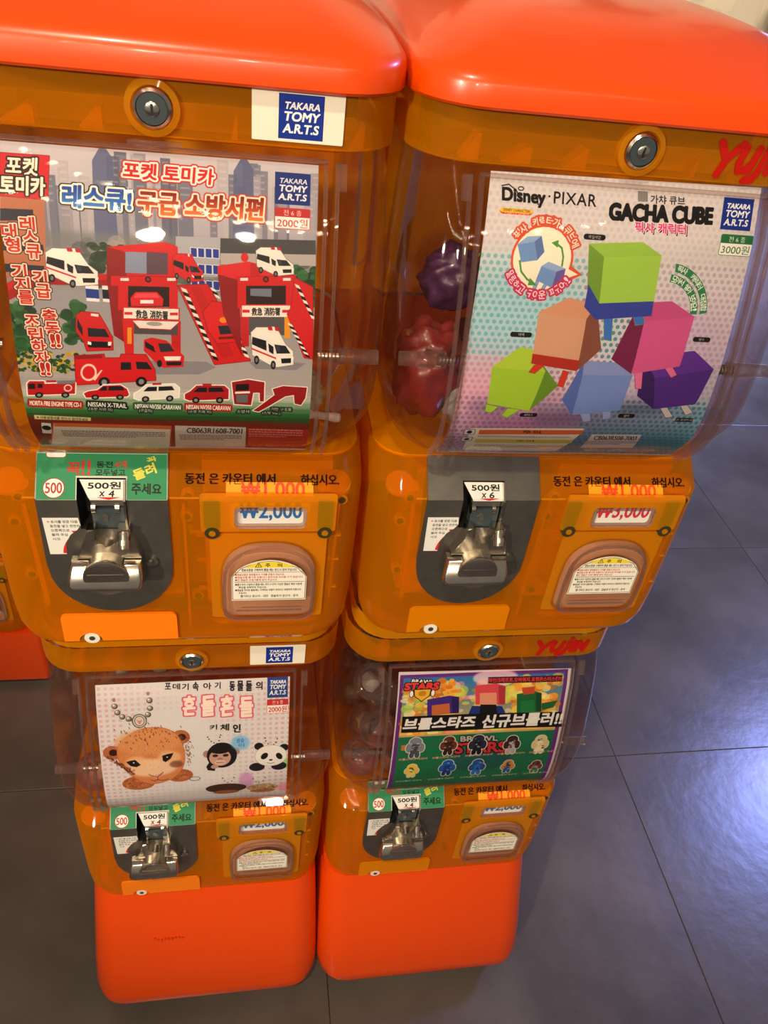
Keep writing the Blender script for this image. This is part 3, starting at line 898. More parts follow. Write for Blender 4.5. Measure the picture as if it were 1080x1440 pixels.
    c.box_text('이', bx - 2, by + 1, bx + 4, by + 6, '3A7CC0', bold=.03)
    # panda
    gx, gy = (177.7,111.1)
    c.ell(gx + 20, gy + 12, 8, 8, '8CD07C', alpha=.8, soft=2)
    for d, e in ((-13, -14), (14, -11)):
        c.ell(gx + d, gy + e, 5, 5, '222024')
    for d in (-15, 9):
        c.ell(gx + d, gy + 16, 8.5, 6.5, '26242A')
    c.ell(gx, gy, 17, 15, 'E6E4E2', out='A8A4A4', ow=.4)
    c.ell(gx - 7, gy, 3.4, 5, '1E1C20', rot=30)
    c.ell(gx + 9, gy + 1, 3.2, 5, '1E1C20', rot=-25)
    c.ell(gx, gy + 6, 2, 1.2, '1E1C20')
    c.line([(gx - 4, gy + 10), (gx, gy + 11.5), (gx + 4, gy + 10)], .6, '302C30')
    # two more at the foot
    fx, fy = (129.0,160.1)
    c.ell(fx + 22, fy - 12, 8, 14, 'C890CC', alpha=.7, soft=3)
    chain([(125.4,141.9),(127.6,146.7),(130.7,149.7),(135.3,147.5),(137.7,141.8)])
    c.ell(fx, fy, 22, 8, '4A3026', out='2E1C16', ow=.3)
    c.ell(fx, fy + 8, 14, 4, 'A06040')
    kx, ky = (169.0,162.9)
    chain([(158.6,145.9),(161.8,151.5),(165.0,153.1),(169.6,150.9),(171.9,144.8)])
    c.ell(kx, ky, 17, 6, 'BE9C78', out='7A5C44', ow=.3)
    c.ell(kx, ky + 7, 14, 4, 'A87048')
    c.cloud(kx - 14, ky - 4, kx + 14, ky + 4, ['7A5640', 'D8BC98', '9A7656'], 60, .5, 1.5, 31)
    c.ell(kx + 24, ky + 2, 8, 9, 'E88CA0', alpha=.6, soft=3)
    small_print(c, 10, 196, 190, 212, 6, '707078', 12)
    c.grain(.012)
    return c


def poster_brawl():
    c = Print(-8, 0, 214, 222, 4.6, 'D8D2D6')
    x0, y0 = (5.0,12.7)
    x1 = (197.4,16.0)[0]
    c.poly([(x0, y0), (x1, y0), (x1 + 2, 222), (x0 - 1, 222)], '7A3C92')
    px0, px1 = x0 + 4, x1 - 4
    ym = (99.0,94.0)[1]
    c.rect(px0, y0 + 4, px1, ym, '3E86C4', grad='F0C068')
    c.cloud(px0 + 2, 26, px0 + 60, ym, ['F0D050', 'E8A040', 'F4E490', 'D88838', 'B8D870', 'F6F0C8'], 130, 2, 7, 41, alpha=.7)
    c.cloud(px1 - 60, 22, px1 - 4, ym - 4, ['F4D868', 'F0B050', 'F8ECA8', 'D8883C', 'E8C858'], 130, 2, 8, 42, alpha=.7)
    c.cloud(px0 + 50, 22, px0 + 130, ym - 2, ['F0E060', 'F4A8B0', 'E88C58', 'F0D8D8', 'D8E070'], 90, 3, 8, 43, alpha=.6)
    c.ell(px0 + 104, 20, 26, 10, 'F2D8E0', alpha=.8, soft=2)
    c.cloud(px0 + 38, 20, px0 + 58, 40, ['E8A040', 'F0C050', 'D88838'], 22, 2, 5, 44, alpha=.95)
    # generic blocky heads
    def block_head(fr, hair, skin, side):
        f = Frame(c, *fr)
        f.poly([(0, .1), (.7, 0), (1, .12), (1, 1), (0, 1)], hair)
        f.poly([(.76, .1), (1, .12), (1, 1), (.8, 1)], side)
        f.poly([(.14, .45), (.7, .42), (.72, 1), (.14, 1)], skin)
    block_head([(36.8,41.9),(72.9,39.9),(39.0,66.5)], '53399A', 'C87C50', '3C2874')
    block_head([(90.3,26.3),(124.9,27.7),(93.3,54.2)], 'D85C68', 'E0A48C', 'B84450')
    c.poly([(89.4,55.9),(124.4,57.7),(131.0,69.7),(85.9,69.1)], '2C4490')
    c.poly([(99.1,54.5),(117.4,55.4),(121.1,71.1),(99.2,69.8)], '1C1C28')
    block_head([(139.5,39.3),(168.8,38.8),(143.4,68.4)], '28784A', '2E8A54', '1C5A38')
    c.poly([(171.4,56.3),(190.5,53.4),(186.0,62.9),(172.8,66.1)], '28784A')
    c.poly([(144.6,33.9),(159.4,32.7),(160.8,42.3),(147.6,43.5)], 'C86040')
    # logo
    c.text('BRAWL', *[(18.6,18.3),(42.4,20.1),(18.0,22.4)], 'F2EEE8', bold=.08, outs=[(1.0, '1C181A')])
    c.text('STARS', *[(11.7,23.0),(49.0,23.7),(10.5,30.5)], 'E4484C', bold=.10, outs=[(1.3, '1C181A'), (.2, 'F07068')])
    sx, sy = (30.7,36.0)
    c.poly([(sx - 9, sy - 5), (sx + 9, sy - 5), (sx + 8, sy + 3), (sx, sy + 10), (sx - 8, sy + 3)], 'E8C040', out='1C181A', ow=1)
    c.ell(sx, sy, 4.5, 3.5, 'C89828')
    for d in (-12, 12):
        c.ell(sx + d, sy, 2, 4, 'F2EEE8', out='1C181A', ow=.6)
    q = [(104.5,19.2),(191.0,20.0),(104.9,24.3)]
    c.poly([q[0], q[1], (q[1][0], q[1][1] + 8), (q[2][0], q[0][1] + 8)], '5A1C24')
    c.text('마인크래프트.오버워치.포켓몬스터스킨!!', (q[0][0] + 1, q[0][1] + 1.4), (q[1][0] - 1, q[1][1] + 1.4), (q[0][0] + 1, q[0][1] + 6.8), 'E0505C', bold=.05, outs=[(.5, '2A0C12')])
    # headline band
    c.poly([(10.8,65.9),(95.6,66.7),(197.4,69.4),(201.2,91.0),(123.6,89.4),(11.1,88.5)], '16161A')
    c.text('브롤스타즈', *[(14.3,69.0),(96.7,69.7),(12.3,84.6)], 'E4E4E4', bold=.06)
    c.text('신규브롤러!!', *[(105.0,69.2),(200.0,69.5),(103.9,87.2)], 'E4E4E4', bold=.06)
    # green field of ten small figures
    yg = (57.2,92.4)[1]
    c.rect(px0, yg, px1, 222, '27805E')
    c.rect(px0, yg, px1, yg + 2.6, 'C8B080')
    lx, ly = (103.2,107.7)
    c.ell(lx + 6, ly + 28, 38, 20, '2A5A70', alpha=.5, soft=4)
    c.text('BRAWL', *[(81.0,98.0),(125.1,99.8),(81.9,105.3)], 'B8B4B0', bold=.08, outs=[(1, '1C181A')])
    c.text('STARS', *[(75.5,108.0),(136.8,109.9),(77.4,123.4)], 'C8404A', bold=.1, outs=[(1.4, '1C181A')])
    c.rect(px0 + 4, yg + 14, px0 + 16, yg + 22, 'C08A50')
    c.rect(px1 - 22, yg + 14, px1 - 8, yg + 20, 'C08A50')
    figs = [(584, 1050, '8A92A0', '5A6270', 13), (631, 1047, '7A4434', '4E2A24', 12), (672, 1046, '343850', '1E2030', 13), (720, 1046, '4A3038', 'B8B4B8', 12), (760, 1045, 'D8CC98', 'ECE4C4', 12),
            (579, 1083, 'E0C858', 'E8D880', 10), (629, 1079, '2C6CB8', '1E4C90', 12), (671, 1078, '2A64B0', '3C84C8', 12), (714, 1077, 'D09858', '3A6CA8', 10), (753, 1077, '8C3C50', '6A8C5C', 10)]
    centres = [(29.3,110.0),(68.2,109.6),(102.8,110.8),(144.2,113.6),(179.1,114.9),(29.1,147.5),(71.2,146.1),(107.6,148.1),(145.5,150.3),(180.7,153.6)]
    R = random.Random(77)
    for (fx, fy), (_, _, a, b, s) in zip(centres, figs):
        parts = [(0, -s * .55, s * .55, s * .5, a), (0, s * .25, s * .5, s * .6, b), (-s * .55, s * .1, s * .28, s * .5, a), (s * .55, s * .1, s * .28, s * .5, a),
                 (-s * .25, s * .95, s * .22, s * .38, b), (s * .25, s * .95, s * .22, s * .38, b)]
        for dx, dy, rx, ry, col in parts:
            c.ell(fx + dx, fy + dy, rx + 1, ry + 1, 'D6D6CE')
        for dx, dy, rx, ry, col in parts:
            c.ell(fx + dx, fy + dy, rx, ry, col)
        c.cloud(fx - s * .4, fy - s * .7, fx + s * .4, fy + s * .6, [a, b, '22222A', 'C8C8C8'], 22, .6, 2, R.randrange(999), alpha=.6)
    for k in range(5):
        xx = px0 + 3 + k * 39
        c.box_text('브롤스타즈 피규어', xx, (61.0,126.7)[1], xx + 33, (61.0,126.7)[1] + 3.4, 'D8A890', bold=.03)
        c.box_text('신규브롤러 피규어', xx, (66.5,166.2)[1], xx + 31, (66.5,166.2)[1] + 3.2, 'C8C8B8', bold=.03)
    c.rect(px0, 190, px1, 206, 'C87858', soft=2, alpha=.7)
    c.grain(.012)
    return c

# ---------------------------------------------------------------- materials
def principled(name, col, rough=0.5, metal=0.0, coat=0.0, spec=0.5, noise=None, bump=None, trans=0.0, sss=0.0):
    m = bpy.data.materials.new(name)
    m.use_nodes = True
    nt = m.node_tree
    b = nt.nodes['Principled BSDF']
    b.inputs['Base Color'].default_value = (*col, 1)
    b.inputs['Roughness'].default_value = rough
    b.inputs['Metallic'].default_value = metal
    b.inputs['Coat Weight'].default_value = coat
    b.inputs['Coat Roughness'].default_value = 0.05
    b.inputs['Specular IOR Level'].default_value = spec
    tc = nt.nodes.new('ShaderNodeTexCoord')
    if noise:
        sc, amt = noise
        n = nt.nodes.new('ShaderNodeTexNoise')
        n.inputs['Scale'].default_value = sc
        n.inputs['Detail'].default_value = 6
        nt.links.new(tc.outputs['Object'], n.inputs['Vector'])
        r = nt.nodes.new('ShaderNodeMapRange')
        r.inputs['From Min'].default_value = 0.3
        r.inputs['From Max'].default_value = 0.7
        r.inputs['To Min'].default_value = 1 - amt
        r.inputs['To Max'].default_value = 1 + amt
        nt.links.new(n.outputs[0], r.inputs['Value'])
        x = nt.nodes.new('ShaderNodeVectorMath')
        x.operation = 'SCALE'
        x.inputs[0].default_value = col
        nt.links.new(r.outputs[0], x.inputs['Scale'])
        nt.links.new(x.outputs[0], b.inputs['Base Color'])
    if bump:
        sc, st, dist = bump
        n = nt.nodes.new('ShaderNodeTexNoise')
        n.inputs['Scale'].default_value = sc
        n.inputs['Detail'].default_value = 4
        nt.links.new(tc.outputs['Object'], n.inputs['Vector'])
        bp = nt.nodes.new('ShaderNodeBump')
        bp.inputs['Strength'].default_value = st
        bp.inputs['Distance'].default_value = dist
        nt.links.new(n.outputs[0], bp.inputs['Height'])
        nt.links.new(bp.outputs[0], b.inputs['Normal'])
    return m


def plastic_film(name, tint, body, body_amt, gloss=0.05, edge=0.35, rough=0.04, edge_col=None, trl=0.5):
    """thin coloured see-through plastic: tinted transmission, some pigment, a glossy skin"""
    m = bpy.data.materials.new(name)
    m.use_nodes = True
    nt = m.node_tree
    nt.nodes.clear()
    out = nt.nodes.new('ShaderNodeOutputMaterial')
    tr = nt.nodes.new('ShaderNodeBsdfTransparent')
    tr.inputs[0].default_value = (*tint, 1)
    df = nt.nodes.new('ShaderNodeBsdfDiffuse')
    df.inputs[0].default_value = (*body, 1)
    tl = nt.nodes.new('ShaderNodeBsdfTranslucent')
    tl.inputs[0].default_value = (*body, 1)
    mx = nt.nodes.new('ShaderNodeMixShader')
    mx.inputs[0].default_value = trl
    nt.links.new(df.outputs[0], mx.inputs[1])
    nt.links.new(tl.outputs[0], mx.inputs[2])
    lw = nt.nodes.new('ShaderNodeLayerWeight')
    lw.inputs[0].default_value = 0.35
    # pigment shows more where the sheet is seen edge-on
    pw = nt.nodes.new('ShaderNodeMath')
    pw.operation = 'POWER'
    nt.links.new(lw.outputs['Facing'], pw.inputs[0])
    pw.inputs[1].default_value = 3.0
    ma = nt.nodes.new('ShaderNodeMath')
    ma.operation = 'MULTIPLY_ADD'
    nt.links.new(pw.outputs[0], ma.inputs[0])
    ma.inputs[1].default_value = edge
    ma.inputs[2].default_value = body_amt
    ma.use_clamp = True
    m1 = nt.nodes.new('ShaderNodeMixShader')
    nt.links.new(ma.outputs[0], m1.inputs[0])
    nt.links.new(tr.outputs[0], m1.inputs[1])
    nt.links.new(mx.outputs[0], m1.inputs[2])
    gl = nt.nodes.new('ShaderNodeBsdfGlossy')
    gl.inputs['Roughness'].default_value = rough
    fr = nt.nodes.new('ShaderNodeFresnel')
    fr.inputs[0].default_value = 1.49
    tc = nt.nodes.new('ShaderNodeTexCoord')
    nz = nt.nodes.new('ShaderNodeTexNoise')
    nz.inputs['Scale'].default_value = 18
    nt.links.new(tc.outputs['Object'], nz.inputs['Vector'])
    bp = nt.nodes.new('ShaderNodeBump')
    bp.inputs['Strength'].default_value = 0.12
    bp.inputs['Distance'].default_value = 0.003
    nt.links.new(nz.outputs[0], bp.inputs['Height'])
    nt.links.new(bp.outputs[0], gl.inputs['Normal'])
    ad = nt.nodes.new('ShaderNodeMath')
    ad.operation = 'MULTIPLY_ADD'
    nt.links.new(fr.outputs[0], ad.inputs[0])
    ad.inputs[1].default_value = 0.5
    ad.inputs[2].default_value = gloss
    ad.use_clamp = True
    m2 = nt.nodes.new('ShaderNodeMixShader')
    nt.links.new(ad.outputs[0], m2.inputs[0])
    nt.links.new(m1.outputs[0], m2.inputs[1])
    nt.links.new(gl.outputs[0], m2.inputs[2])
    nt.links.new(m2.outputs[0], out.inputs[0])
    return m


M = {}
M['orange'] = principled('orange_gloss_plastic', (0.78, 0.066, 0.001), 0.30, coat=0.25, bump=(9, 0.06, 0.004))
M['amber'] = plastic_film('amber_clear_plastic', (1.0, 0.60, 0.03), (1.0, 0.36, 0.0), 0.29, 0.0, 0.6, trl=.3)
M['amber_thick'] = plastic_film('amber_thick_plastic', (1.0, 0.52, 0.03), (1.0, 0.39, 0.0), 0.60, 0.0, 0.4, trl=.3)
M['amber_solid'] = plastic_film('amber_solid_plastic', (1.0, 0.50, 0.03), (1.0, 0.42, 0.0), 0.88, 0.0, 0.1, trl=.3)
M['amber_light'] = plastic_film('amber_light_plastic', (1.0, 0.70, 0.14), (1.0, 0.46, 0.01), 0.35, 0.0, 0.6, trl=.3)
M['clear'] = plastic_film('clear_dome_plastic', (0.975, 0.95, 0.94), (0.80, 0.66, 0.60), 0.004, 0.0, 0.06)
M['clear_rib'] = plastic_film('clear_ribbed_plastic', (0.93, 0.86, 0.83), (0.80, 0.62, 0.55), 0.06, 0.03, 0.35)
M['rosy'] = principled('rosy_tan_plastic', (0.50, 0.24, 0.13), 0.5)
M['steel'] = principled('brushed_dark_steel', (0.17, 0.16, 0.145), 0.42, metal=0.85, noise=(60, 0.12), bump=(240, 0.08, 0.0004))
M['steel_light'] = principled('brushed_steel', (0.33, 0.31, 0.28), 0.34, metal=0.9, noise=(60, 0.1))
M['chrome'] = principled('worn_nickel', (0.66, 0.60, 0.50), 0.20, metal=1.0, noise=(40, 0.12), bump=(60, 0.10, 0.0006))
M['deep_black'] = principled('black_plastic', (0.012, 0.012, 0.013), 0.4)  # plain black plastic: casters, feet, coin well, keyhole
M['slate'] = principled('slate_plastic', (0.035, 0.05, 0.06), 0.4)
M['olive'] = principled('dark_olive_plastic', (0.035, 0.030, 0.008), 0.45)
M['amber_cover'] = principled('orange_cover_plastic', (0.88, 0.20, 0.002), 0.35)
M['olive_amber'] = principled('shaded_amber_wall', (0.22, 0.12, 0.003), 0.5)  # shade inside the header painted into the colour; also used for dark bosses
M['white'] = principled('white_plastic', (0.8, 0.78, 0.72), 0.4)
M['red_print'] = principled('red_print', (0.42, 0.008, 0.004), 0.4, spec=.2)
M['black_print'] = principled('black_print', (0.012, 0.005, 0.002), 0.6, spec=.05)
M['bulb'] = principled('bulb_glass', (1, 1, 1), 0.5)
_b = M['bulb'].node_tree.nodes['Principled BSDF']
_b.inputs['Emission Color'].default_value = (1.0, 0.72, 0.42, 1)
_b.inputs['Emission Strength'].default_value = 150


# ---------------------------------------------------------------- helpers
def obj(name, bm, mat, parent=None, smooth=True, kind=None, soft=False):
    me = bpy.data.meshes.new(name)
    bmesh.ops.recalc_face_normals(bm, faces=bm.faces)
    bm.to_mesh(me)
    bm.free()
    if isinstance(mat, (list, tuple)):
        for x in mat:
            me.materials.append(x)
    else:
        me.materials.append(mat)
    if smooth:
        for p in me.polygons:
            p.use_smooth = True
        try:
            if soft:
                raise ValueError
            me.set_sharp_from_angle(angle=math.radians(38))
        except Exception:
            pass
    o = bpy.data.objects.new(name, me)
    COL.objects.link(o)
    if parent:
        o.parent = parent
    if kind:
        o['kind'] = kind
    return o


def thing(name, label, cat, loc=(0, 0, 0), group=None):
    o = bpy.data.objects.new(name, None)
    o.empty_display_size = 0.02
    COL.objects.link(o)
    o.location = loc
    o['label'] = label
    o['category'] = cat
    if group:
        o['group'] = group
    return o


def copy_tree(o, parent=None):
    c = o.copy()
    COL.objects.link(c)
    c.parent = parent
    for ch in list(o.children):
        copy_tree(ch, c)
    return c


def loft(bm, rings, cap0=True, cap1=True, close=True):
    vs = [[bm.verts.new(p) for p in r] for r in rings]
    n = len(vs[0])
    for a, b in zip(vs[:-1], vs[1:]):
        for i in range(n if close else n - 1):
            j = (i + 1) % n
            try:
                bm.faces.new((a[i], a[j], b[j], b[i]))
            except ValueError:
                pass
    if cap0:
        bm.faces.new(vs[0])
    if cap1:
        bm.faces.new(vs[-1])
    return vs


def plan(x0, x1, y0, y1, r, z, n=7):
    """rounded rectangle in plan"""
    pts = []
    r = min(r, (x1 - x0) / 2 - 1e-4, (y1 - y0) / 2 - 1e-4)
    for cx, cy, a0 in ((x1 - r, y0 + r, -90), (x1 - r, y1 - r, 0), (x0 + r, y1 - r, 90), (x0 + r, y0 + r, 180)):
        for i in range(n):
            a = math.radians(a0 + 90 * i / (n - 1))
            pts.append((cx + r * math.cos(a), cy + r * math.sin(a), z))
    return pts


def cyl(bm, c, axis, r, L, n=20, r2=None, cap0=True, cap1=True):
    axis = Vector(axis).normalized()
    u = axis.orthogonal().normalized()
    v = axis.cross(u)
    r2 = r if r2 is None else r2
    c = Vector(c)
    A = [c + (u * math.cos(2 * PI * i / n) + v * math.sin(2 * PI * i / n)) * r for i in range(n)]
    B = [c + axis * L + (u * math.cos(2 * PI * i / n) + v * math.sin(2 * PI * i / n)) * r2 for i in range(n)]
    loft(bm, [A, B], cap0, cap1)


def box(bm, x0, x1, y0, y1, z0, z1):
    vs = [bm.verts.new(p) for p in ((x0, y0, z0), (x1, y0, z0), (x1, y1, z0), (x0, y1, z0), (x0, y0, z1), (x1, y0, z1), (x1, y1, z1), (x0, y1, z1))]
    for f in ((0, 3, 2, 1), (4, 5, 6, 7), (0, 1, 5, 4), (1, 2, 6, 5), (2, 3, 7, 6), (3, 0, 4, 7)):
        bm.faces.new([vs[i] for i in f])


DOME = [(0, -.018), (-.016, -.05), (-.029, -.09), (-.040, -.13), (-.0455, -.16), (-.047, -.182), (-.046, -.197),
        (-.040, -.211), (-.028, -.230), (-.012, -.245), (0, -.252)]
BODY = [(0, -.253), (-.026, -.277), (-.033, -.44), (-.0335, -.452)]


def along(prof, s):
    """point and outward normal (y, z) at arc length s (metres)"""
    for i in range(len(prof) - 1):
        (y0, z0), (y1, z1) = prof[i], prof[i + 1]
        L = math.hypot(y1 - y0, z1 - z0)
        if s <= L or i == len(prof) - 2:
            k = s / L
            ny, nz = (z1 - z0) / L, -(y1 - y0) / L
            if ny > 0:
                ny, nz = -ny, -nz
            return y0 + (y1 - y0) * k, z0 + (z1 - z0) * k, ny, nz
        s -= L


def bp(x, s, d=0.0):
    """body front: x mm from the unit's centre line, s mm down the front, d mm outward"""
    y, z, ny, nz = along(BODY, s / 1000)
    return Vector((x / 1000, y + ny * d / 1000, z + nz * d / 1000))


def dp(x, s, d=0.0):
    y, z, ny, nz = along(DOME, s / 1000)
    # smoothed normal
    ya, za, na, nb = along(DOME, max(0, s / 1000 - .012))
    yb, zb, nc, nd = along(DOME, s / 1000 + .012)
    ny, nz = na + nc, nb + nd
    L = math.hypot(ny, nz) or 1
    return Vector((x / 1000, y + ny / L * d / 1000, z + nz / L * d / 1000))


def slab(outline, fn, d0, d1, holes=(), cuts=(), uv=None, back=True):
    """a plate with this outline (mm), laid on a surface by fn, from d0 to d1 above it; cuts = extra s lines to bend along"""
    loops = [list(outline)] + [list(h) for h in holes]
    pts, edges = [], []
    for lp in loops:
        # split edges on the cut lines
        q = []
        for i in range(len(lp)):
            a, b = lp[i], lp[(i + 1) % len(lp)]
            q.append(a)
            ts = sorted(((c - a[1]) / (b[1] - a[1]) for c in cuts if abs(b[1] - a[1]) > 1e-6 and 0.001 < (c - a[1]) / (b[1] - a[1]) < .999))
            for t in ts:
                q.append((a[0] + (b[0] - a[0]) * t, a[1] + (b[1] - a[1]) * t))
        k = len(pts)
        pts += q
        edges += [(k + i, k + (i + 1) % len(q)) for i in range(len(q))]
    xs = [p[0] for p in pts]
    for c in cuts:
        row = sorted((p[0], i) for i, p in enumerate(pts) if abs(p[1] - c) < 1e-4)
        for (xa, ia), (xb, ib) in zip(row[:-1], row[1:]):
            edges.append((ia, ib))
    v2, e2, f2, _, _, _ = delaunay_2d_cdt([Vector(p) for p in pts], edges, [], 0, 1e-5)

    def inside(p):
        c = False
        for lp in loops:
            n = len(lp)
            for i in range(n):
                a, b = lp[i], lp[(i + 1) % n]
                if (a[1] > p[1]) != (b[1] > p[1]) and p[0] < (b[0] - a[0]) * (p[1] - a[1]) / (b[1] - a[1]) + a[0]:
                    c = not c
        return c
    tris = []
    for f in f2:
        cx = sum(v2[i][0] for i in f) / len(f)
        cy = sum(v2[i][1] for i in f) / len(f)
        if inside((cx, cy)):
            tris.append(f)
    bm = bmesh.new()
    top = [bm.verts.new(fn(p[0], p[1], d1)) for p in v2]
    lay = bm.loops.layers.uv.new('UVMap') if uv else None
    cnt = {}
    for f in tris:
        fc = bm.faces.new([top[i] for i in f])
        if uv:
            for lp, i in zip(fc.loops, f):
                lp[lay].uv = uv(v2[i][0], v2[i][1])
        for i in range(len(f)):
            a, b = f[i], f[(i + 1) % len(f)]
            cnt[(min(a, b), max(a, b))] = cnt.get((min(a, b), max(a, b)), 0) + 1
    if back:
        bot = [bm.verts.new(fn(p[0], p[1], d0)) for p in v2]
        for f in tris:
            fc = bm.faces.new([bot[i] for i in reversed(f)])
            if uv:
                for lp, i in zip(fc.loops, reversed(f)):
                    lp[lay].uv = (.001, .001)
        for (a, b), n in cnt.items():
            if n == 1:
                fc = bm.faces.new((top[a], top[b], bot[b], bot[a]))
                if uv:
                    for lp in fc.loops:
                        lp[lay].uv = (.001, .001)
    bmesh.ops.delete(bm, geom=[v for v in bm.verts if not v.link_faces], context='VERTS')
    return bm


def rr(x0, y0, x1, y1, r, n=5):
    pts = []
    for cx, cy, a0 in ((x1 - r, y0 + r, -90), (x1 - r, y1 - r, 0), (x0 + r, y1 - r, 90), (x0 + r, y0 + r, 180)):
        for i in range(n):
            a = math.radians(a0 + 90 * i / (n - 1))
            pts.append((cx + r * math.cos(a), cy + r * math.sin(a)))
    return pts


def lettering(s, fn, x0, s0, x1, s1, d, bold=0.0, slant=0.0):
    key = s
    v, t = glyph_tris(s)
    bm = bmesh.new()
    P = []
    for a, b in v:
        P.append(bm.verts.new(fn(x0 + (x1 - x0) * a + slant * b, s1 + (s0 - s1) * b, d)))
    for f in t:
        try:
            bm.faces.new([P[i] for i in f])
        except ValueError:
            pass
    return bm


def strip(fn, x0, x1, s0, s1, d0, d1, n=14):
    """bar following the dome's front"""
    bm = bmesh.new()
    rings = []
    for i in range(n + 1):
        s = s0 + (s1 - s0) * i / n
        rings.append([fn(x0, s, d0), fn(x1, s, d0), fn(x1, s, d1), fn(x0, s, d1)])
    loft(bm, rings)
    return bm


# ---------------------------------------------------------------- stickers
def plate_sticker_print():
    c = Print(-110, -4, -3, 40, 9, '2E8A5C')
    c.rect(-106.2, 0.5, -7, 36.2, 'D8D8C8')
    c.rect(-105.4, .9, -7.8, 35.6, '2A8458')
    c.ell(-92.3, 27.2, 8.2, 7.6, '8E3A30')
    c.ell(-92.3, 27.2, 7.5, 6.9, 'EEEAE0')
    c.box_text('500', -98.4, 23.4, -86.2, 31, 'A83028', bold=.03)
    c.box_text('꼭', -83, 8, -73, 17.8, 'B83426', bold=.045)
    c.box_text('!!', -72, 6, -65.5, 17.6, 'B83426', bold=.045)
    c.box_text('동전', -61, 7, -49, 12, '14281E', bold=.04)
    c.box_text('4개', -47.5, 6.4, -38.5, 12, 'C83A28', bold=.04)
    c.box_text('모두넣고', -61.5, 13.2, -39.6, 18.3, '14281E', bold=.045)
    c.text('돌려', (-34.5, 14.4), (-18.5, 7.6), (-31.5, 21.8), 'D8CC4A', bold=.045)
    c.text('꼭', (-24, 4.4), (-17, 2.2), (-22.5, 8), 'D8CC4A', bold=.045)
    c.box_text('주세요', -34.5, 23.6, -12, 31.6, '12241A', bold=.045)
    c.rrect(-98, -1, -84, 4, 2, 'EEEAE0', out='8E3A30', ow=.5)
    c.rect(-76.2, 18.6, -38, 40, 'C8C8BC')
    return c


def amount_print(n):
    c = Print(-75, 18, -36, 40, 10, 'DEDCD8')
    c.box_text('500원', -67.5, 22.8, -43, 28.4, '161616', bold=.045)
    c.text('x', (-58.6, 30.4), (-54.8, 30.4), (-59, 34.2), '161616', bold=.04)
    c.text(n, (-51.6, 29.6), (-47.4, 29.6), (-52.2, 34.6), '161616', bold=.045)
    c.poly([(-61, 34.8), (-43, 34.8), (-52, 37.2)], 'C83028')
    return c


def arrow_print():
    c = Print(-106, 50, -72, 94, 9, 'DADAD6')
    c.text('▶', (-100, 56.6), (-98, 56.6), (-100, 58.2), 'B03028')
    for i, (s, w) in enumerate((('표시를 맞춘 다음', 20), ('동전을 넣고 천천히', 21), ('오른쪽으로', 13), ('돌려 주십', 11), ('시오', 5))):
        c.box_text(s, -97.5 if i == 0 else -98.5, 56 + i * 4.4, -97.5 + w, 58.8 + i * 4.4, '3A3A3C', bold=.03)
    pts, q = [], []
    for i in range(12):
        t = i / 11
        x = -90.5 + 12 * t ** 1.6
        y = 90 - 22.5 * t ** .85
        q.append((x, y))
    L = [(x - 1.7, y) for x, y in q]
    Rr = [(x + 1.7, y + .4) for x, y in q]
    c.poly(L + Rr[::-1], 'C42A24')
    c.poly([(-83.5, 66.8), (-75, 66.2), (-79, 71.6)], 'C42A24')
    return c


def warning_print():
    c = Print(36, 86, 112, 144, 9, 'E6E2D6')
    arch = lambda x0, x1, y0, y1, k: [(x0, y1), (x1, y1), (x1, y0 + k * 1.0)] + [(x1 - (x1 - x0) * (.12 + .76 * i / 8), y0 + k * (.45 - .45 * math.sin(PI * i / 8))) for i in range(9)] + [(x0, y0 + k)]
    c.poly(arch(42.5, 104.5, 94.5, 138, 17), 'E6E2D6', out='3A3A34', ow=.5)
    c.poly([(57, 98.6), (61, 96.2), (73.5, 94.8), (86, 96.2), (91, 98.6), (95, 101.4), (52, 101.4)], 'E2CC3C')
    c.poly([(62, 100.6), (66.5, 100.6), (64.2, 96.4)], 'E2CC3C', out='1E1E1A', ow=.5)
    c.box_text('!', 63.9, 97.6, 64.5, 100.2, '1E1E1A')
    c.box_text('주', 70, 96.8, 74, 100.7, '2A2A24', bold=.03)
    c.box_text('의', 80, 96.8, 84, 100.7, '2A2A24', bold=.03)
    c.box_text('캡슐상품을 구매하여 뽑을 때는 반드시 읽어 주십시오.', 50, 102.4, 97, 105.4, '2A2A24', bold=.03)
    c.rect(44, 106.4, 103, 106.8, '3A3A34')
    for i, (s, w) in enumerate((('●캡슐상품은 중량물로서 기계를 흔들지 마십시오.', 42), ('●캡슐상품 뽑기후 반품이나 동전으로 되바꿀 수가 없습니다.', 58), ('●빈 캡슐은 쓰레기통에 넣어 주십시오.', 36))):
        c.box_text(s, 44.5, 108 + i * 3.1, 44.5 + w, 110.4 + i * 3.1, 'B04A3C', bold=.02)
    c.rect(44, 117.6, 103, 118.1, '2A2A24')
    for i, (s, w) in enumerate((('●뽑으셔서 구입하고 뽑을 때는 반드시 먼저 구입한 캡슐은 해당 다음에', 57), ('확인을 부탁하여 주십시오.', 27), ('●캡슐을 억지로 돌릴때는 기계파손 부품이 부러지고 위험하여 안됩니다.', 57), ('주십시오.', 10))):
        c.box_text(s, 44.5 + (3 if i % 2 else 0), 119.4 + i * 3.3, 44.5 + w, 121.9 + i * 3.3, '34342E', bold=.02)
    c.box_text('뽑기머신 원산지 - 대만   캡슐토이 원산지 - 중국', 49, 133, 99, 136, '34342E', bold=.02)
    return c


def tag_print(s, col, x0=40, y0=36, x1=108, y1=68, top=38.5, bot=57.5):
    c = Print(x0, y0, x1, y1, 8, 'D8D8D4')
    c.box_text(s, 49, top, 99, bot, col, bold=.025)
    return c


def maker_print():
    c = Print(0, 0, 56, 30, 12, 'E8E2D2')
    logo_block(c, 16, 2.6, 43.4, 27.8, '16308E')
    return c


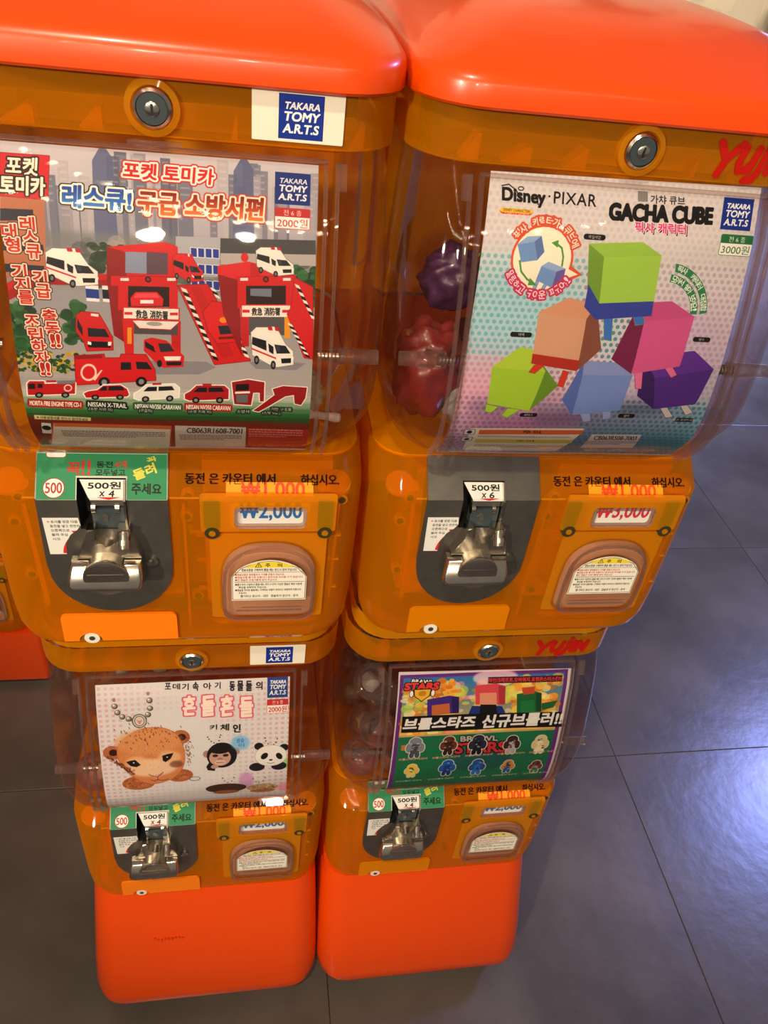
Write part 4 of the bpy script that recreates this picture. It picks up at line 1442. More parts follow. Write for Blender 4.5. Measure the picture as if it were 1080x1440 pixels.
PR = {}
PR['plate'] = plate_sticker_print()
PR['four'] = amount_print('4')
PR['six'] = amount_print('6')
PR['arrow'] = arrow_print()
PR['warn'] = warning_print()
PR['t1'] = Print(34, 14, 112, 40, 8, 'EE9A18')
PR['t1'].box_text('₩1,000', 50, 21.5, 101, 36.5, 'DC4A1C', bold=.035)
PR['t2'] = tag_print('₩2,000', '2C64A4')
PR['t3'] = tag_print('₩3,000', 'C03040')
PR['maker'] = maker_print()
PR['A'] = poster_rescue()
PR['B'] = poster_cubes()
PR['C'] = poster_animals()
PR['D'] = poster_brawl()
for _k, _g in (('A', 1.32), ('B', 1.2), ('C', 1.12), ('D', 1.3)):
    PR[_k].a = np.clip(PR[_k].a, 0, 1) ** _g * .96
for _k in list(PR):
    M['print_' + _k] = PR[_k].material('printed_sheet', rough=0.42 if _k in 'ABCD' else 0.5, coat=0.0, bump=0.25 if _k in 'ABCD' else 0.0)


def printed(name, key, outline, fn, d0, d1, parent, holes=(), cuts=()):
    bm = slab(outline, fn, d0, d1, holes=holes, cuts=cuts, uv=PR[key].uv)
    return obj(name, bm, M['print_' + key], parent, smooth=False)


# ---------------------------------------------------------------- one capsule machine unit; its origin is the lock on the header band
def unit(label, left=True, top=True, poster=None, corners=None, amount='four', tag='t2', maker=True, green=True, group=None):
    t = thing('capsule_machine', label, 'capsule machine', group=group)
    # header band: hollow rounded ring
    bm = bmesh.new()
    H = .151
    loft(bm, [plan(-H, H, 0, .315, .042, z) for z in (-.0185, -.0165, .0175, .019)], False, False)
    for v in bm.verts:
        if v.co.z < -.018:
            v.co.y = .004 + v.co.y * .985 if v.co.y < .1 else v.co.y
            v.co.x *= .985
    hb = obj('header_band', bm, M['amber'], t)
    bm = bmesh.new()
    vs = plan(-H + .004, H - .004, .004, .31, .04, -.0165)
    vi = plan(-H + .02, H - .02, .02, .29, .03, -.0165)
    a = [bm.verts.new(p) for p in vs]
    b = [bm.verts.new(p) for p in vi]
    for i in range(len(a)):
        j = (i + 1) % len(a)
        bm.faces.new((a[i], a[j], b[j], b[i]))
    obj('ledge', bm, M['amber_light'], hb)
    R = random.Random(3)
    for x, w, h in ((-.118, .012, .016), (-.09, .02, .010), (-.045, .014, .012), (.045, .004, .013), (.075, .018, .010), (.118, .01, .014)):
        bm = bmesh.new()
        for yy in (.008, .011):
            pass
        pts = [(x, -.0165), (x + w, -.0165), (x + w, -.0165 + h), (x + w * .8, -.0165 + h)]
        loft(bm, [[(px, yy, pz) for px, pz in pts] for yy in (.008, .020)])
        obj('rib', bm, M['amber_light'], hb, smooth=False)
    bm = bmesh.new()
    box(bm, -.132, .132, .085, .089, -.016, .018)
    obj('inner_wall', bm, M['olive_amber'], hb, smooth=False)  # dark colour stands in for the shade under the lid
    # lock
    bm = bmesh.new()
    n = 28
    def ringp(r, y):
        return [(r * math.cos(2 * PI * i / n), y, r * math.sin(2 * PI * i / n)) for i in range(n)]
    loft(bm, [ringp(.0165, .001), ringp(.0160, -.0035), ringp(.0125, -.0045), ringp(.0115, -.0015)], False, False)
    lk = obj('lock_ring', bm, M['amber_light'], t)
    bm = bmesh.new()
    loft(bm, [ringp(.0112, .004), ringp(.0112, -.0045), ringp(.0095, -.006), ringp(.0090, -.0045)], False, True)
    ob = obj('lock', bm, M['chrome'], lk)
    bm = bmesh.new()
    loft(bm, [ringp(.0088, -.0046), ringp(.0086, -.0056), ringp(.004, -.0056)], False, False)
    obj('lock_face', bm, M['slate'], lk)
    bm = bmesh.new()
    loft(bm, [ringp(.0042, -.0062), ringp(.0036, -.0066)], False, True)
    obj('keyhole_disc', bm, M['chrome'], lk)
    bm = bmesh.new()
    box(bm, -.0007, .0007, -.0072, -.0064, -.003, .003)
    obj('keyhole', bm, M['deep_black'], lk, smooth=False)
    # maker's sticker or red lettering
    if maker:
        f = lambda x, s, d: Vector((.0575 + x / 1000, -.0006 - d / 1000, .0165 - s / 1000))
        printed('maker_sticker', 'maker', rr(0, 0, 56, 29.5, .8), f, 0, .4, t)
    else:
        f = lambda x, s, d: Vector((x / 1000, -.0006 - d / 1000, -s / 1000))
        for ch, x0, x1, s0, s1 in (('Y', 57, 69, -12, 10), ('U', 68, 80, -8, 9), ('J', 78, 87, -14, 14), ('I', 88.5, 92, -10, 9), ('N', 92, 105, -8, 10)):
            pass
        segs = {'y': [[(56, -9), (62.5, 1)], [(72, -9), (63, 1), (59.5, 11)]],
                'u': [[(75, -7), (73, 3), (74.5, 7.5), (79, 7), (82, 3)], [(85, -7), (81.5, 7.5)]],
                'j': [[(92, -8), (89, 8), (86, 13), (81, 13.5)], [(93, -13.4), (93.2, -13)]],
                'i': [[(98, -8), (95.5, 7.5)]],
                'n': [[(101, 7.5), (103.5, -7.5), (109.5, 7), (112, -7.5)]]}
        for k, ls in segs.items():
            bm = bmesh.new()
            seg = 0
            for pl in ls:
                w = 2.6
                for (xa, sa), (xb, sb) in zip(pl[:-1], pl[1:]):
                    dx, dy = xb - xa, sb - sa
                    L = math.hypot(dx, dy)
                    nx, ny = -dy / L * w, dx / L * w
                    capsule = []
                    base = math.atan2(ny, nx)
                    for i in range(7):
                        an = base + PI * i / 6
                        capsule.append((xa + w * math.cos(an), sa + w * math.sin(an)))
                    for i in range(7):
                        an = base + PI + PI * i / 6
                        capsule.append((xb + w * math.cos(an), sb + w * math.sin(an)))
                    seg += 1
                    loft(bm, [[f(p, q, 0) for p, q in capsule], [f(p, q, .5 + .04 * seg) for p, q in capsule]])
            obj('letter', bm, M['red_print'], t, smooth=False)
    # lid on the upper unit
    if top:
        bm = bmesh.new()
        L = []
        for z, y0, w in ((.018, -.004, .151), (.0165, -.0075, .1535), (.0185, -.0095, .1545), (.030, -.0095, .1545), (.0345, -.0075, .1535), (.038, -.003, .1510),
                         (.044, .008, .146), (.0515, .024, .136), (.0595, .042, .122), (.0655, .060, .106), (.0695, .080, .088), (.0715, .105, .065), (.0722, .13, .04)):
            rad = .046 - (.1545 - w) * .1
            L.append(plan(-w, w, y0, .326 - max(0, y0) * .9, max(rad, .02), z, n=9))
        loft(bm, L, True, True)
        obj('lid', bm, M['orange'], t)
    # clear dome
    bm = bmesh.new()
    rings = []
    W = [.1475, .1495, .151, .152, .152, .151, .149, .144, .135, .124, .116]
    for (y, z), w in zip(DOME, W):
        rings.append(plan(-w, w, y + .002, .10, .045, z, n=9))
    # subdivide between the rings
    vs = loft(bm, rings, False, True)
    kill = [f for f in bm.faces if all(v.co.y > .0999 for v in f.verts) and len(f.verts) == 4]
    bmesh.ops.delete(bm, geom=kill, context='FACES')
    dm = obj('dome', bm, M['clear'], t)
    # poster with its clear holder
    if poster:
        tl, tr, br, bl = corners
        bm = bmesh.new()
        lay = bm.loops.layers.uv.new('UVMap')
        nx, ny = 10, 30
        G = []
        for j in range(ny + 1):
            row = []
            v = j / ny
            for i in range(nx + 1):
                u = i / nx
                x = (tl[0] * (1 - u) + tr[0] * u) * (1 - v) + (bl[0] * (1 - u) + br[0] * u) * v
                y = (tl[1] * (1 - u) + tr[1] * u) * (1 - v) + (bl[1] * (1 - u) + br[1] * u) * v
                wob = .35 * math.sin(u * 9 + v * 5) * math.sin(v * 7 + u * 2)
                row.append((bm.verts.new(dp(x - 97.5, y + 4, -3 + wob)), PR[poster].uv(x, y)))
            G.append(row)
        for j in range(ny):
            for i in range(nx):
                q = [G[j][i], G[j][i + 1], G[j + 1][i + 1], G[j + 1][i]]
                fc = bm.faces.new([a[0] for a in q])
                for lp, a in zip(fc.loops, q):
                    lp[lay].uv = a[1]
        obj('poster', bm, M['print_' + poster], t)
    for s in (-1, 1):
        for xa, xb, da, db in ((103, 105, -5, 2.2), (110.5, 112.5, -4, 1.2)):
            obj('holder_rib', strip(dp, s * xa, s * xb, 6, 232, da, db), M['clear_rib'], dm)
        bm = strip(dp, s * 111, s * 117, 6, 22, -2, 2.5, n=3)
        obj('clip', bm, M['clear_rib'], dm)
    obj('holder_rim', strip(dp, -105, 105, 4, 6.5, -4, 1.6, n=2), M['clear_rib'], dm)
    if top and left:
        obj('holder_tab', strip(dp, -16, 16, 1.5, 4.5, 0, 3.4, n=1), M['clear_rib'], dm)
    # a spring-loaded pin in a clear sleeve on either side
    for s in (-1, 1):
        bm = bmesh.new()
        cyl(bm, (s * .113, -.026, -.146), (s, 0, 0), .0062, .034, 16, .0052)
        pn = obj('pin_sleeve', bm, M['clear_rib'], dm)
        bm = bmesh.new()
        for i in range(6):
            cyl(bm, (s * (.104 + i * .0026), -.026, -.146), (s, 0, .15), .0043, .0016, 12)
        obj('spring', bm, M['chrome'], pn)
    # rear housing, open to the front
    bm = bmesh.new()
    def U(z, w, ins=0):
        p = [(w - ins, .10, z)]
        for i in range(7):
            an = math.radians(90 * i / 6)
            p.append((w - .03 + (.03 - ins) * math.cos(an), .29 + (.03 - ins) * math.sin(an), z))
        q = [(-x, y, z) for x, y, z in reversed(p)]
        return p + q
    loft(bm, [U(-.018, .150), U(-.25, .150)], False, False, close=False)
    obj('rear_housing', bm, M['amber_solid'], t)
    bm = bmesh.new()
    loft(bm, [plan(-.148, .148, .002, .316, .03, -.2545), plan(-.148, .148, .002, .316, .03, -.2515)])
    obj('tray', bm, M['amber_thick'], t)
    bm = bmesh.new()
    cyl(bm, (0, .12, -.2515), (0, 0, 1), .105, .012, 40, .100)
    cyl(bm, (0, .12, -.2395), (0, 0, 1), .022, .014, 20, .012)
    obj('capsule_wheel', bm, M['amber_light'], t)
    # dispenser body
    bm = bmesh.new()
    L = []
    for z, y0, w, r in ((-.2525, .001, .149, .036), (-.2555, -.003, .1505, .036), (-.2765, -.0257, .1515, .034), (-.30, -.0268, .1515, .033), (-.35, -.029, .151, .032),
                        (-.40, -.0312, .150, .031), (-.425, -.0325, .148, .031), (-.437, -.0322, .144, .032), (-.444, -.029, .137, .034), (-.4485, -.020, .127, .036)):
        L.append(plan(-w, w, y0, .315, r, z))
    loft(bm, L, False, True)
    lv = [(-.2555, -.003, .1145), (-.2765, -.0257, .1175), (-.30, -.0268, .1185), (-.35, -.029, .119), (-.40, -.0312, .119), (-.425, -.0325, .117), (-.437, -.0322, .112)]
    kill = [f for f in bm.faces if len(f.verts) == 4 and max(v.co.x for v in f.verts) - min(v.co.x for v in f.verts) > .2 and max(v.co.y for v in f.verts) < .0
            and min(v.co.z for v in f.verts) > -.4375]
    bmesh.ops.delete(bm, geom=kill, context='FACES')
    bd = obj('dispenser_body', bm, M['amber'], t)

    def z_to_s(z):
        s = 0
        for (ya, za), (yb, zb) in zip(BODY[:-1], BODY[1:]):
            if z >= zb or zb < -.45:
                return (s + (za - z) / (za - zb) * math.hypot(yb - ya, zb - za)) * 1000
            s += math.hypot(yb - ya, zb - za)

    def front(x, s, d):
        z = along(BODY, s / 1000)[1]
        for (za, ya, _), (zb, yb, _) in zip(lv[:-1], lv[1:]):
            if z >= zb - 1e-6:
                k = (za - z) / (za - zb)
                return Vector((x / 1000, ya + (yb - ya) * k, z))
        return Vector((x / 1000, lv[-1][1], z))
    ss = [z_to_s(z) for z, _, _ in lv]
    fo = [(-w * 1000, s) for s, (_, _, w) in zip(ss, lv)] + [(w * 1000, s) for s, (_, _, w) in reversed(list(zip(ss, lv)))]
    fho = [[(-76.5, 19.5), (-38.4, 19.5), (-38.4, 65.5), (-76.5, 65.5)], rr(42, 39.6, 105, 64.6, 4, 4), [(33, 110), (40, 90), (52, 82), (95, 82), (107, 90), (114, 110), (113, 164), (34, 164)]]
    obj('front_panel', slab(fo, front, 0, 0, holes=fho, cuts=ss[1:-1], back=False), M['amber'], bd)
    if top:
        bm = bmesh.new()
        loft(bm, [plan(-.140, .140, .003, .31, .036, z) for z in (-.4485, -.4635)], False, False)
        loft(bm, [plan(-.145, .145, .001, .31, .038, z) for z in (-.4635, -.470, -.4870)], False, False)
        obj('foot_collar', bm, M['amber_thick'], bd)
    # what shows through the amber: inner panels, bosses and screws
    bm = bmesh.new()
    box(bm, -.108, -.004, .012, .10, -.43, -.275)
    obj('coin_box', bm, M['amber_thick'], bd, smooth=False)
    bm = bmesh.new()
    box(bm, .018, .126, .005, .20, -.43, -.262)
    obj('chute', bm, M['amber_thick'], bd, smooth=False)
    bm = bmesh.new()
    box(bm, -.135, .135, .20, .204, -.435, -.26)
    obj('inner_wall', bm, M['amber_solid'], bd, smooth=False)
    for x, s in ((8, 36), (6, 57), (-126, 62), (-122, 118), (12, 146), (-120, 30), (132, 32)):
        bm = bmesh.new()
        P = bp(x, s, -9)
        cyl(bm, P, (0, -1, 0), .0052, .005, 14)
        ob = obj('boss', bm, M['amber_light'], bd)
        bm = bmesh.new()
        cyl(bm, P + Vector((0, -.005, 0)), (0, -1, 0), .0030, .0012, 12)
        obj('screw', bm, M['olive'], bd)
    for s in (-1, 1):
        bm = bmesh.new()
        for i in range(1):
            cyl(bm, bp(s * 128, 22, -10), (0, -.4, 1), .012, .004, 20)
            cyl(bm, bp(s * 118, 26, -10), (0, -.4, 1), .006, .006, 16)
        obj('hinge_plate', bm, M['amber_light'], bd)
    for i, s in enumerate((76, 103, 136)):
        for x in (17, 128):
            bm = slab(rr(x - 4, s, x + 6, s + 1.4, .6, 3), bp, -6, -2)
            obj('rib', bm, M['amber_light'], bd, smooth=False)
    for xa, xb in ((-116, -106.5), (-6, 17)):
        obj('fold_bead', slab([(xa, 34.6), (xb, 34.6), (xb, 36.2), (xa, 36.2)], bp, -.2, .5, cuts=[35.4]), M['amber_light'], bd, smooth=False)
    for pts in ([(-118, 44), (-115, 44), (-112, 150), (-116, 156)], [(3, 44), (5, 44), (5, 182), (3, 182)], [(129, 44), (131, 44), (129, 150), (127, 150)],
                [(8, 72), (19, 72), (19, 73.2), (8, 73.2)], [(24, 176), (118, 176), (112, 181), (30, 181)]):
        obj('moulded_line', slab(pts if pts[0][1] != pts[-1][1] or True else pts, bp, -5, -2.5), M['amber_light'], bd, smooth=False)
    for x, y, r in ((12, 148, 5), (8, 70, 3.4), (-118, 56, 3.2), (-116, 150, 4.5)):
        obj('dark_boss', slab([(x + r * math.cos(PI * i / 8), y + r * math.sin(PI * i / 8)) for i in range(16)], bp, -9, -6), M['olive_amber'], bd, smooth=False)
    bm = bmesh.new()
    n_ = 40
    loft(bm, [[bp(73 + r * math.cos(2 * PI * i / n_), 158 + r * .55 * math.sin(2 * PI * i / n_), d) for i in range(n_)] for r, d in ((44, -1.5), (45, -.3), (46, -1.5))], False, False)
    obj('flap_bowl', bm, M['amber_light'], bd)
    # ------------------------------------------------ coin plate
    out = [(-105.6, -1), (-7, -1), (-7, 100)]
    for i in range(1, 16):
        a = PI * i / 16
        out.append((-56.6 + 49.8 * math.cos(a) ** 1 if True else 0, 106 + 51 * math.sin(a)))
    out += [(-107, 100)]
    hole = [(-75.5, 20), (-38.8, 20), (-38.8, 65), (-75.5, 65)]
    cp = obj('coin_plate', slab(out, bp, .3, 2.0, holes=[hole], cuts=[35.4]), M['steel'], t, smooth=False)
    if green:
        gs = [(-105, .5), (-7.6, .5), (-7.6, 35.9), (-38.8, 35.9), (-38.8, 20), (-75.5, 20), (-75.5, 35.9), (-105, 35.9)]
        printed('plate_sticker', 'plate', gs, bp, 2.05, 2.4, cp, cuts=[35.4])
    printed('amount_label', amount, [(-74, 21), (-39.5, 21), (-40.5, 37.6), (-66, 37.6)], bp, -1, .2, cp, cuts=[35.4])
    printed('arrow_label', 'arrow', [(-103.5, 53.6), (-76.5, 53.6), (-75.6, 61)] + [(-78.8 - 12 * i / 5 + 3 * math.sin(i), 66 + 24 * i / 5) for i in (0,)] + [(-84.6, 71), (-89, 80), (-89.8, 91), (-102.5, 91)], bp, 2.05, 2.3, cp)
    # the coin slot's well
    bm = bmesh.new()
    def ring4(d, k=0):
        return [bp(-75.5 + k, 20 + k, d), bp(-57, 20 + k, d), bp(-38.8 - k, 20 + k, d), bp(-38.8 - k, 35.4, d), bp(-38.8 - k, 65 - k, d), bp(-57, 65 - k, d), bp(-75.5 + k, 65 - k, d), bp(-75.5 + k, 35.4, d)]
    loft(bm, [ring4(2.0), ring4(-20, 1)], False, True)
    obj('coin_well', bm, M['deep_black'], cp, smooth=False)
    obj('well_cheek', slab([(-40.6, 22), (-39, 22), (-39, 64), (-40.6, 64)], bp, -16, 5, cuts=[35.4]), M['chrome'], cp, smooth=False)
    obj('label_ramp', slab([(-67, 37.6), (-41, 37.6), (-41, 44), (-65, 44)], bp, -7, -1), M['steel_light'], cp, smooth=False)
    for x in (-64.5, -46.5):
        bm = bmesh.new()
        cyl(bm, bp(x - 1.6, 47, -3), (1, 0, 0), .0052, .0034, 16)
        obj('roller', bm, M['chrome'], cp)
    obj('coin_gate', slab([(-66, 47), (-41.5, 45), (-41.5, 62), (-50, 72), (-58, 72), (-66, 62)], bp, -8, .5), M['slate'], cp, smooth=False)
    bm = slab([(-56, 50), (-52, 53.5), (-54, 53.5), (-54, 58), (-58, 58), (-58, 53.5), (-60, 53.5)], bp, .6, 1.2)
    obj('gate_mark', bm, M['steel_light'], cp, smooth=False)
    bm = bmesh.new()
    cyl(bm, bp(-22.5, 99, 1.5), (0, -1, 0), .0042, .003, 14)
    cyl(bm, bp(-25, 99, 1.5), (0, -1, 0), .0025, .0046, 6)
    obj('stop_screw', bm, M['steel_light'], cp)
    # ------------------------------------------------ turning handle
    hc = [(-70, 55), (-63.8, 55), (-62.6, 63)] + [(-56 - 7.4 * math.cos(PI * i / 6), 63 + 7.6 * math.sin(PI * i / 6)) for i in range(1, 6)] + [(-47.8, 63), (-46, 55), (-37.5, 55), (-37, 64), (-33, 68), (-29.5, 82.6), (-80, 82.6), (-72, 64)]
    bm = slab([(x, y + 4) for x, y in hc], bp, 1.5, 12)
    bmesh.ops.bevel(bm, geom=[e for e in bm.edges if len(e.link_faces) == 2 and e.calc_face_angle(0) > 1 and max(v.co.y for v in e.verts) < bp(0, 70, 8).y], offset=.0012, segments=2, affect='EDGES')
    obj('coin_cover', bm, M['chrome'], cp)
    bm = bmesh.new()
    cyl(bm, bp(-41.5, 61, 10), (0, -.62, -.78), .0036, .014, 16, .0044)
    cyl(bm, bp(-41.5, 66, 15), (0, -.62, -.78), .0046, .004, 16)
    obj('guide_pin', bm, M['chrome'], cp)
    hd = bmesh.new()
    def hp(x, s, d):
        k = (s - 84.2) / 30
        return bp(x, 84.2 + (s - 84.2) * .76 + 3.5, d + 3.5 + 12.5 * max(0, k) ** .45)
    top_o = [(-84, 84.2), (-30, 84.2)]
    outl = [(-84, 84.2), (-30, 84.2), (-29, 100)] + [(-37 + 7 * math.cos(math.radians(a)), 107.5 + 6.5 * math.sin(math.radians(a))) for a in (0, 25, 50, 75, 90)] + \
           [(-80 - 7 * math.sin(math.radians(a)), 107.5 + 6.5 * math.cos(math.radians(a))) for a in (0, 25, 50, 75, 90)] + [(-86.5, 100)]
    # layered outline for a soft-edged plate
    def inset(o, k):
        cx, cy = -57.5, 99
        return [(cx + (x - cx) * (1 - k / 28), cy + (y - cy) * (1 - k / 15)) for x, y in o]
    rings = [[hp(x, y, 3) for x, y in inset(outl, 2)], [hp(x, y, 4.6) for x, y in outl], [hp(x, y, 10.4) for x, y in outl], [hp(x, y, 12.2) for x, y in inset(outl, 1.2)], [hp(x, y, 12.6) for x, y in inset(outl, 2.2)]]
    loft(hd, rings, True, True)
    hn = obj('turning_handle', hd, M['chrome'], t)
    bm = bmesh.new()
    c0 = bp(-57, 98, 4)
    _, _, ny, nz = along(BODY, .095)
    ax = Vector((0, ny, nz))
    u = Vector((1, 0, 0))
    v = ax.cross(u)
    def ringq(r, d, sq=1.0):
        return [c0 + ax * d / 1000 + (u * math.cos(2 * PI * i / 40) + v * math.sin(2 * PI * i / 40)) * r / 1000 for i in range(40)]
    loft(bm, [ringq(17.2, 0), ringq(17.2, 17), ringq(18.0, 20.2), ringq(17.6, 21.2), ringq(16.6, 21.5)], False, True)
    obj('grip_drum', bm, M['chrome'], hn)
    bm = bmesh.new()
    for sg in (-1, 1):
        cc = [c0 + ax * .0225 + u * (sg * (.002 + .014 * i / 6)) for i in range(7)]
    bx = slab([(-71, 93.4), (-43, 93.4), (-43, 94.0), (-71, 94.0)], bp, 25.2, 25.8)
    obj('face_groove', bx, M['steel'], hn, smooth=False)
    bm.free()
    # ------------------------------------------------ coin box cover with white lock
    cb = [p for p in rr(-105, 160.5, -7, 193, 5, 5)]
    cb = [p for p in cb if p[1] < 180] 
    left_side = [(-105, 193), (-92.5, 193)]
    arc_n = [(-82.5 - 10 * math.cos(PI * i / 12), 193 - 9.5 * math.sin(PI * i / 12)) for i in range(0, 13)]
    cb = [(-105, 165.5)] + [(-100 - 5 * math.cos(PI / 2 * i / 4), 165.5 - 5 * math.sin(PI / 2 * i / 4)) for i in range(1, 5)] + \
         [(-12 + 5 * math.sin(PI / 2 * i / 4), 165.5 - 5 * math.cos(PI / 2 * i / 4)) for i in range(0, 5)] + [(-7, 193)] + arc_n[::-1] + [(-105, 193)]
    cv = obj('coin_box_cover', slab(cb, bp, .6, 3.0), M['amber_cover'] if left else M['amber_thick'], t)
    bm = bmesh.new()
    loft(bm, [[bp(x, y, d) for x, y in arc_n] for d in (2.9, .6)], False, False, close=False)
    obj('lock_recess', bm, M['amber_thick'], cv)
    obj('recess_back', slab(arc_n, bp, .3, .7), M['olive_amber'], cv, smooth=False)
    bm = bmesh.new()
    cyl(bm, bp(-81.5, 189.5, -3), (0, -1, 0), .0066, .006, 24)
    obj('white_lock', bm, M['white'], cv)
    bm = bmesh.new()
    cyl(bm, bp(-81.5, 189.5, 3), (0, -1, 0), .0025, .0007, 14)
    obj('lock_slot', bm, M['steel'], cv)
    # ------------------------------------------------ price window and card
    fr = rr(17.5, 32, 127.5, 66.5, 2.5, 4)
    inn = rr(44, 41.3, 103.3, 63.2, 5, 5)
    pf = obj('price_frame', slab(fr, bp, 1.0, 4.6, holes=[inn], cuts=[35.4]), M['amber_light'], t, smooth=False)
    printed('lower_price_card', tag, rr(41, 39.5, 106, 65, 2, 3), bp, .3, .9, pf)
    printed('upper_price_card', 't1', [(38, 22.4), (108, 22.4), (108, 33.6), (38, 33.6)], bp, .6, 1.0, pf)
    bm = slab(rr(44.6, 41.8, 102.8, 62.8, 4.6, 5), bp, 1.5, 5.6, holes=[rr(47, 44.2, 100.4, 60.4, 3.4, 5)])
    obj('window_rim', bm, M['clear_rib'], pf, smooth=False)
    for xa, xb in ((20, 33), (112.5, 125.5)):
        hg = obj('hinge', slab(rr(xa, 37, xb, 64.5, 2, 3), bp, 1.0, 1.6), M['olive'], pf, smooth=False)
        bm = bmesh.new()
        cyl(bm, bp((xa + xb) / 2, 68, 1.2), (0, -1, 0), .0062, .0035, 20)
        hk = obj('hinge_knuckle', bm, M['olive'], pf)
        bm = bmesh.new()
        cyl(bm, bp((xa + xb) / 2, 68, 4.8), (0, -1, 0), .0028, .0008, 14)
        obj('hinge_screw', bm, M['amber_light'], pf)
    # ------------------------------------------------ flap over the chute
    fo = rr(24, 70, 121.5, 167, 3, 4)
    df = obj('flap_frame', slab(fo, bp, .8, 2.6), M['amber_light'], t)
    def arch(k, b=0):
        x0, x1, yt, yb, r = 32 + k, 115 - k, 78 + k, 166.5 - k, 12
        p = []
        for i in range(6):
            a = math.radians(90 * i / 5)
            p.append((x1 - r + r * math.cos(a), yb - r + r * math.sin(a)))
        for i in range(6):
            a = math.radians(90 + 90 * i / 5)
            p.append((x0 + r + r * math.cos(a), yb - r + r * math.sin(a)))
        p.append((x0 - .5, 125))
        for i in range(0, 17):
            a = PI + PI * i / 16
            xx = math.cos(a)
            yy = math.sin(a)
            e = .80
            p.append(((x0 + x1) / 2 + (x1 - x0) / 2 * math.copysign(abs(xx) ** e, xx), 118 + (118 - yt) * math.copysign(abs(yy) ** e, yy)))
        p.append((x1 + .5, 125))
        return p
    obj('chute_back', slab(arch(2), bp, 2.7, 3.3), M['rosy'], df, smooth=False)
    bm = bmesh.new()
    loft(bm, [[bp(x, y, d) for x, y in arch(k)] for k, d in ((0, 2.6), (1.2, 7.2), (2.6, 9.4), (4.6, 9.8))], False, True)
    fl = obj('clear_flap', bm, M['clear'], t)
    bm = slab(arch(2.2), bp, 9.9, 10.9, holes=[arch(5)])
    obj('flap_rim', bm, M['clear_rib'], fl)
    obj('flap_lip', slab(rr(45, 151, 103, 152.4, .6, 3), bp, 10, 11.4), M['clear_rib'], fl, smooth=False)
    lab = [(41.5, 139.5), (105.5, 139.5), (105.5, 112)] + [(105.5 - 64 * i / 12, 112 - 19 * math.sin(PI * i / 12) ** .6) for i in range(1, 12)] + [(41.5, 112)]
    printed('warning_label', 'warn', lab, bp, 10.0, 10.3, fl)
    # notice printed on the body
    for s, x0, x1, a, b in (('동전 은 카운터 에서', 6, 77, 15.2, 24), ('하십시오.', 98, 129, 15.6, 24.4)):
        obj('notice_print', lettering(s, bp, x0, a, x1, b, .9), M['black_print'], bd, smooth=False)
        for k, (ox, os) in enumerate(((.35, 0), (-.35, 0), (0, .3))):
            obj('notice_print', lettering(s, bp, x0 + ox, a + os, x1 + ox, b + os, .94 + .03 * k), M['black_print'], bd, smooth=False)
    return t


def place(t, x, z, y=0):
    t.location = (x, y, z)
    return t


UL = place(unit('orange capsule machine with the rescue vehicle fire station poster', True, True, 'A', ((5, 3), (196.8, 3), (196.8, 224), (4, 224))), 0, PITCH)
UR = place(unit('orange capsule machine with the poster of stacked coloured cubes', False, True, 'B', ((0, -2), (197, -5), (194.5, 224), (-9, 224)), amount='six', tag='t3', maker=False, green=False), GAP, PITCH)
LL = place(unit('orange capsule machine with the lion cub and panda key chain poster', True, False, 'C', ((1, 11.2), (196.5, 9.4), (195.5, 224), (0, 224))), 0, 0)
LR = place(unit('orange capsule machine with the purple bordered poster of blocky figures', False, False, 'D', ((3.2, 9), (201, 12), (202, 224), (3, 224)), maker=False), GAP, 0)

# machines in the row behind, seen at the left edge of the photograph
NB = thing('capsule_machine', 'orange capsule machine behind, cut off by the left edge', 'capsule machine')
for ch in list(LL.children):
    copy_tree(ch, NB)
NB.location = (-.478, .52, -.065)
NB2 = copy_tree(NB)
NB2.location = (-.478, .52, -.065 + PITCH)
NB2['label'] = 'upper orange capsule machine of the cut off stack behind on the left'
NB['label'] = 'lower orange capsule machine of the cut off stack behind on the left'

# ---------------------------------------------------------------- pedestals
def pedestal(label, x):
    t = thing('machine_base', label, 'machine base', (x, 0, FLOOR))
    bm = bmesh.new()
    L = []
    z0 = -FLOOR
    for z, y0, w, r in ((-.4505, -.012, .138, .03), (-.4520, -.026, .148, .034), (-.47, -.034, .1505, .036), (-.52, -.058, .1525, .038), (-.565, -.082, .154, .040), (-.603, -.100, .1545, .042),
                        (-.617, -.103, .1535, .042), (-.624, -.100, .150, .042), (-.628, -.092, .144, .04)):
        L.append(plan(-w, w, y0, .305, r, z + z0, n=9))
    loft(bm, L)
    b = obj('shell', bm, M['orange'], t)
    for cx, cy in ((-.100, -.078), (.108, -.078), (-.100, .25), (.108, .25)):
        bm = bmesh.new()
        box(bm, cx - .016, cx + .016, cy - .016, cy + .016, .034, .042)
        cyl(bm, (cx, cy, .028), (0, 0, 1), .014, .009, 16)
        c = obj('caster', bm, M['deep_black'], t)
        bm = bmesh.new()
        cyl(bm, (cx - .011, cy + .006, .0175), (1, 0, 0), .0175, .009, 24)
        cyl(bm, (cx + .002, cy + .006, .0175), (1, 0, 0), .0175, .009, 24)
        obj('wheel', bm, M['deep_black'], c)
    return t


PA_ = pedestal('glossy orange rounded base on black casters under the lion cub machine', 0)
PB_ = pedestal('glossy orange rounded base nearest the open floor on the right', GAP)
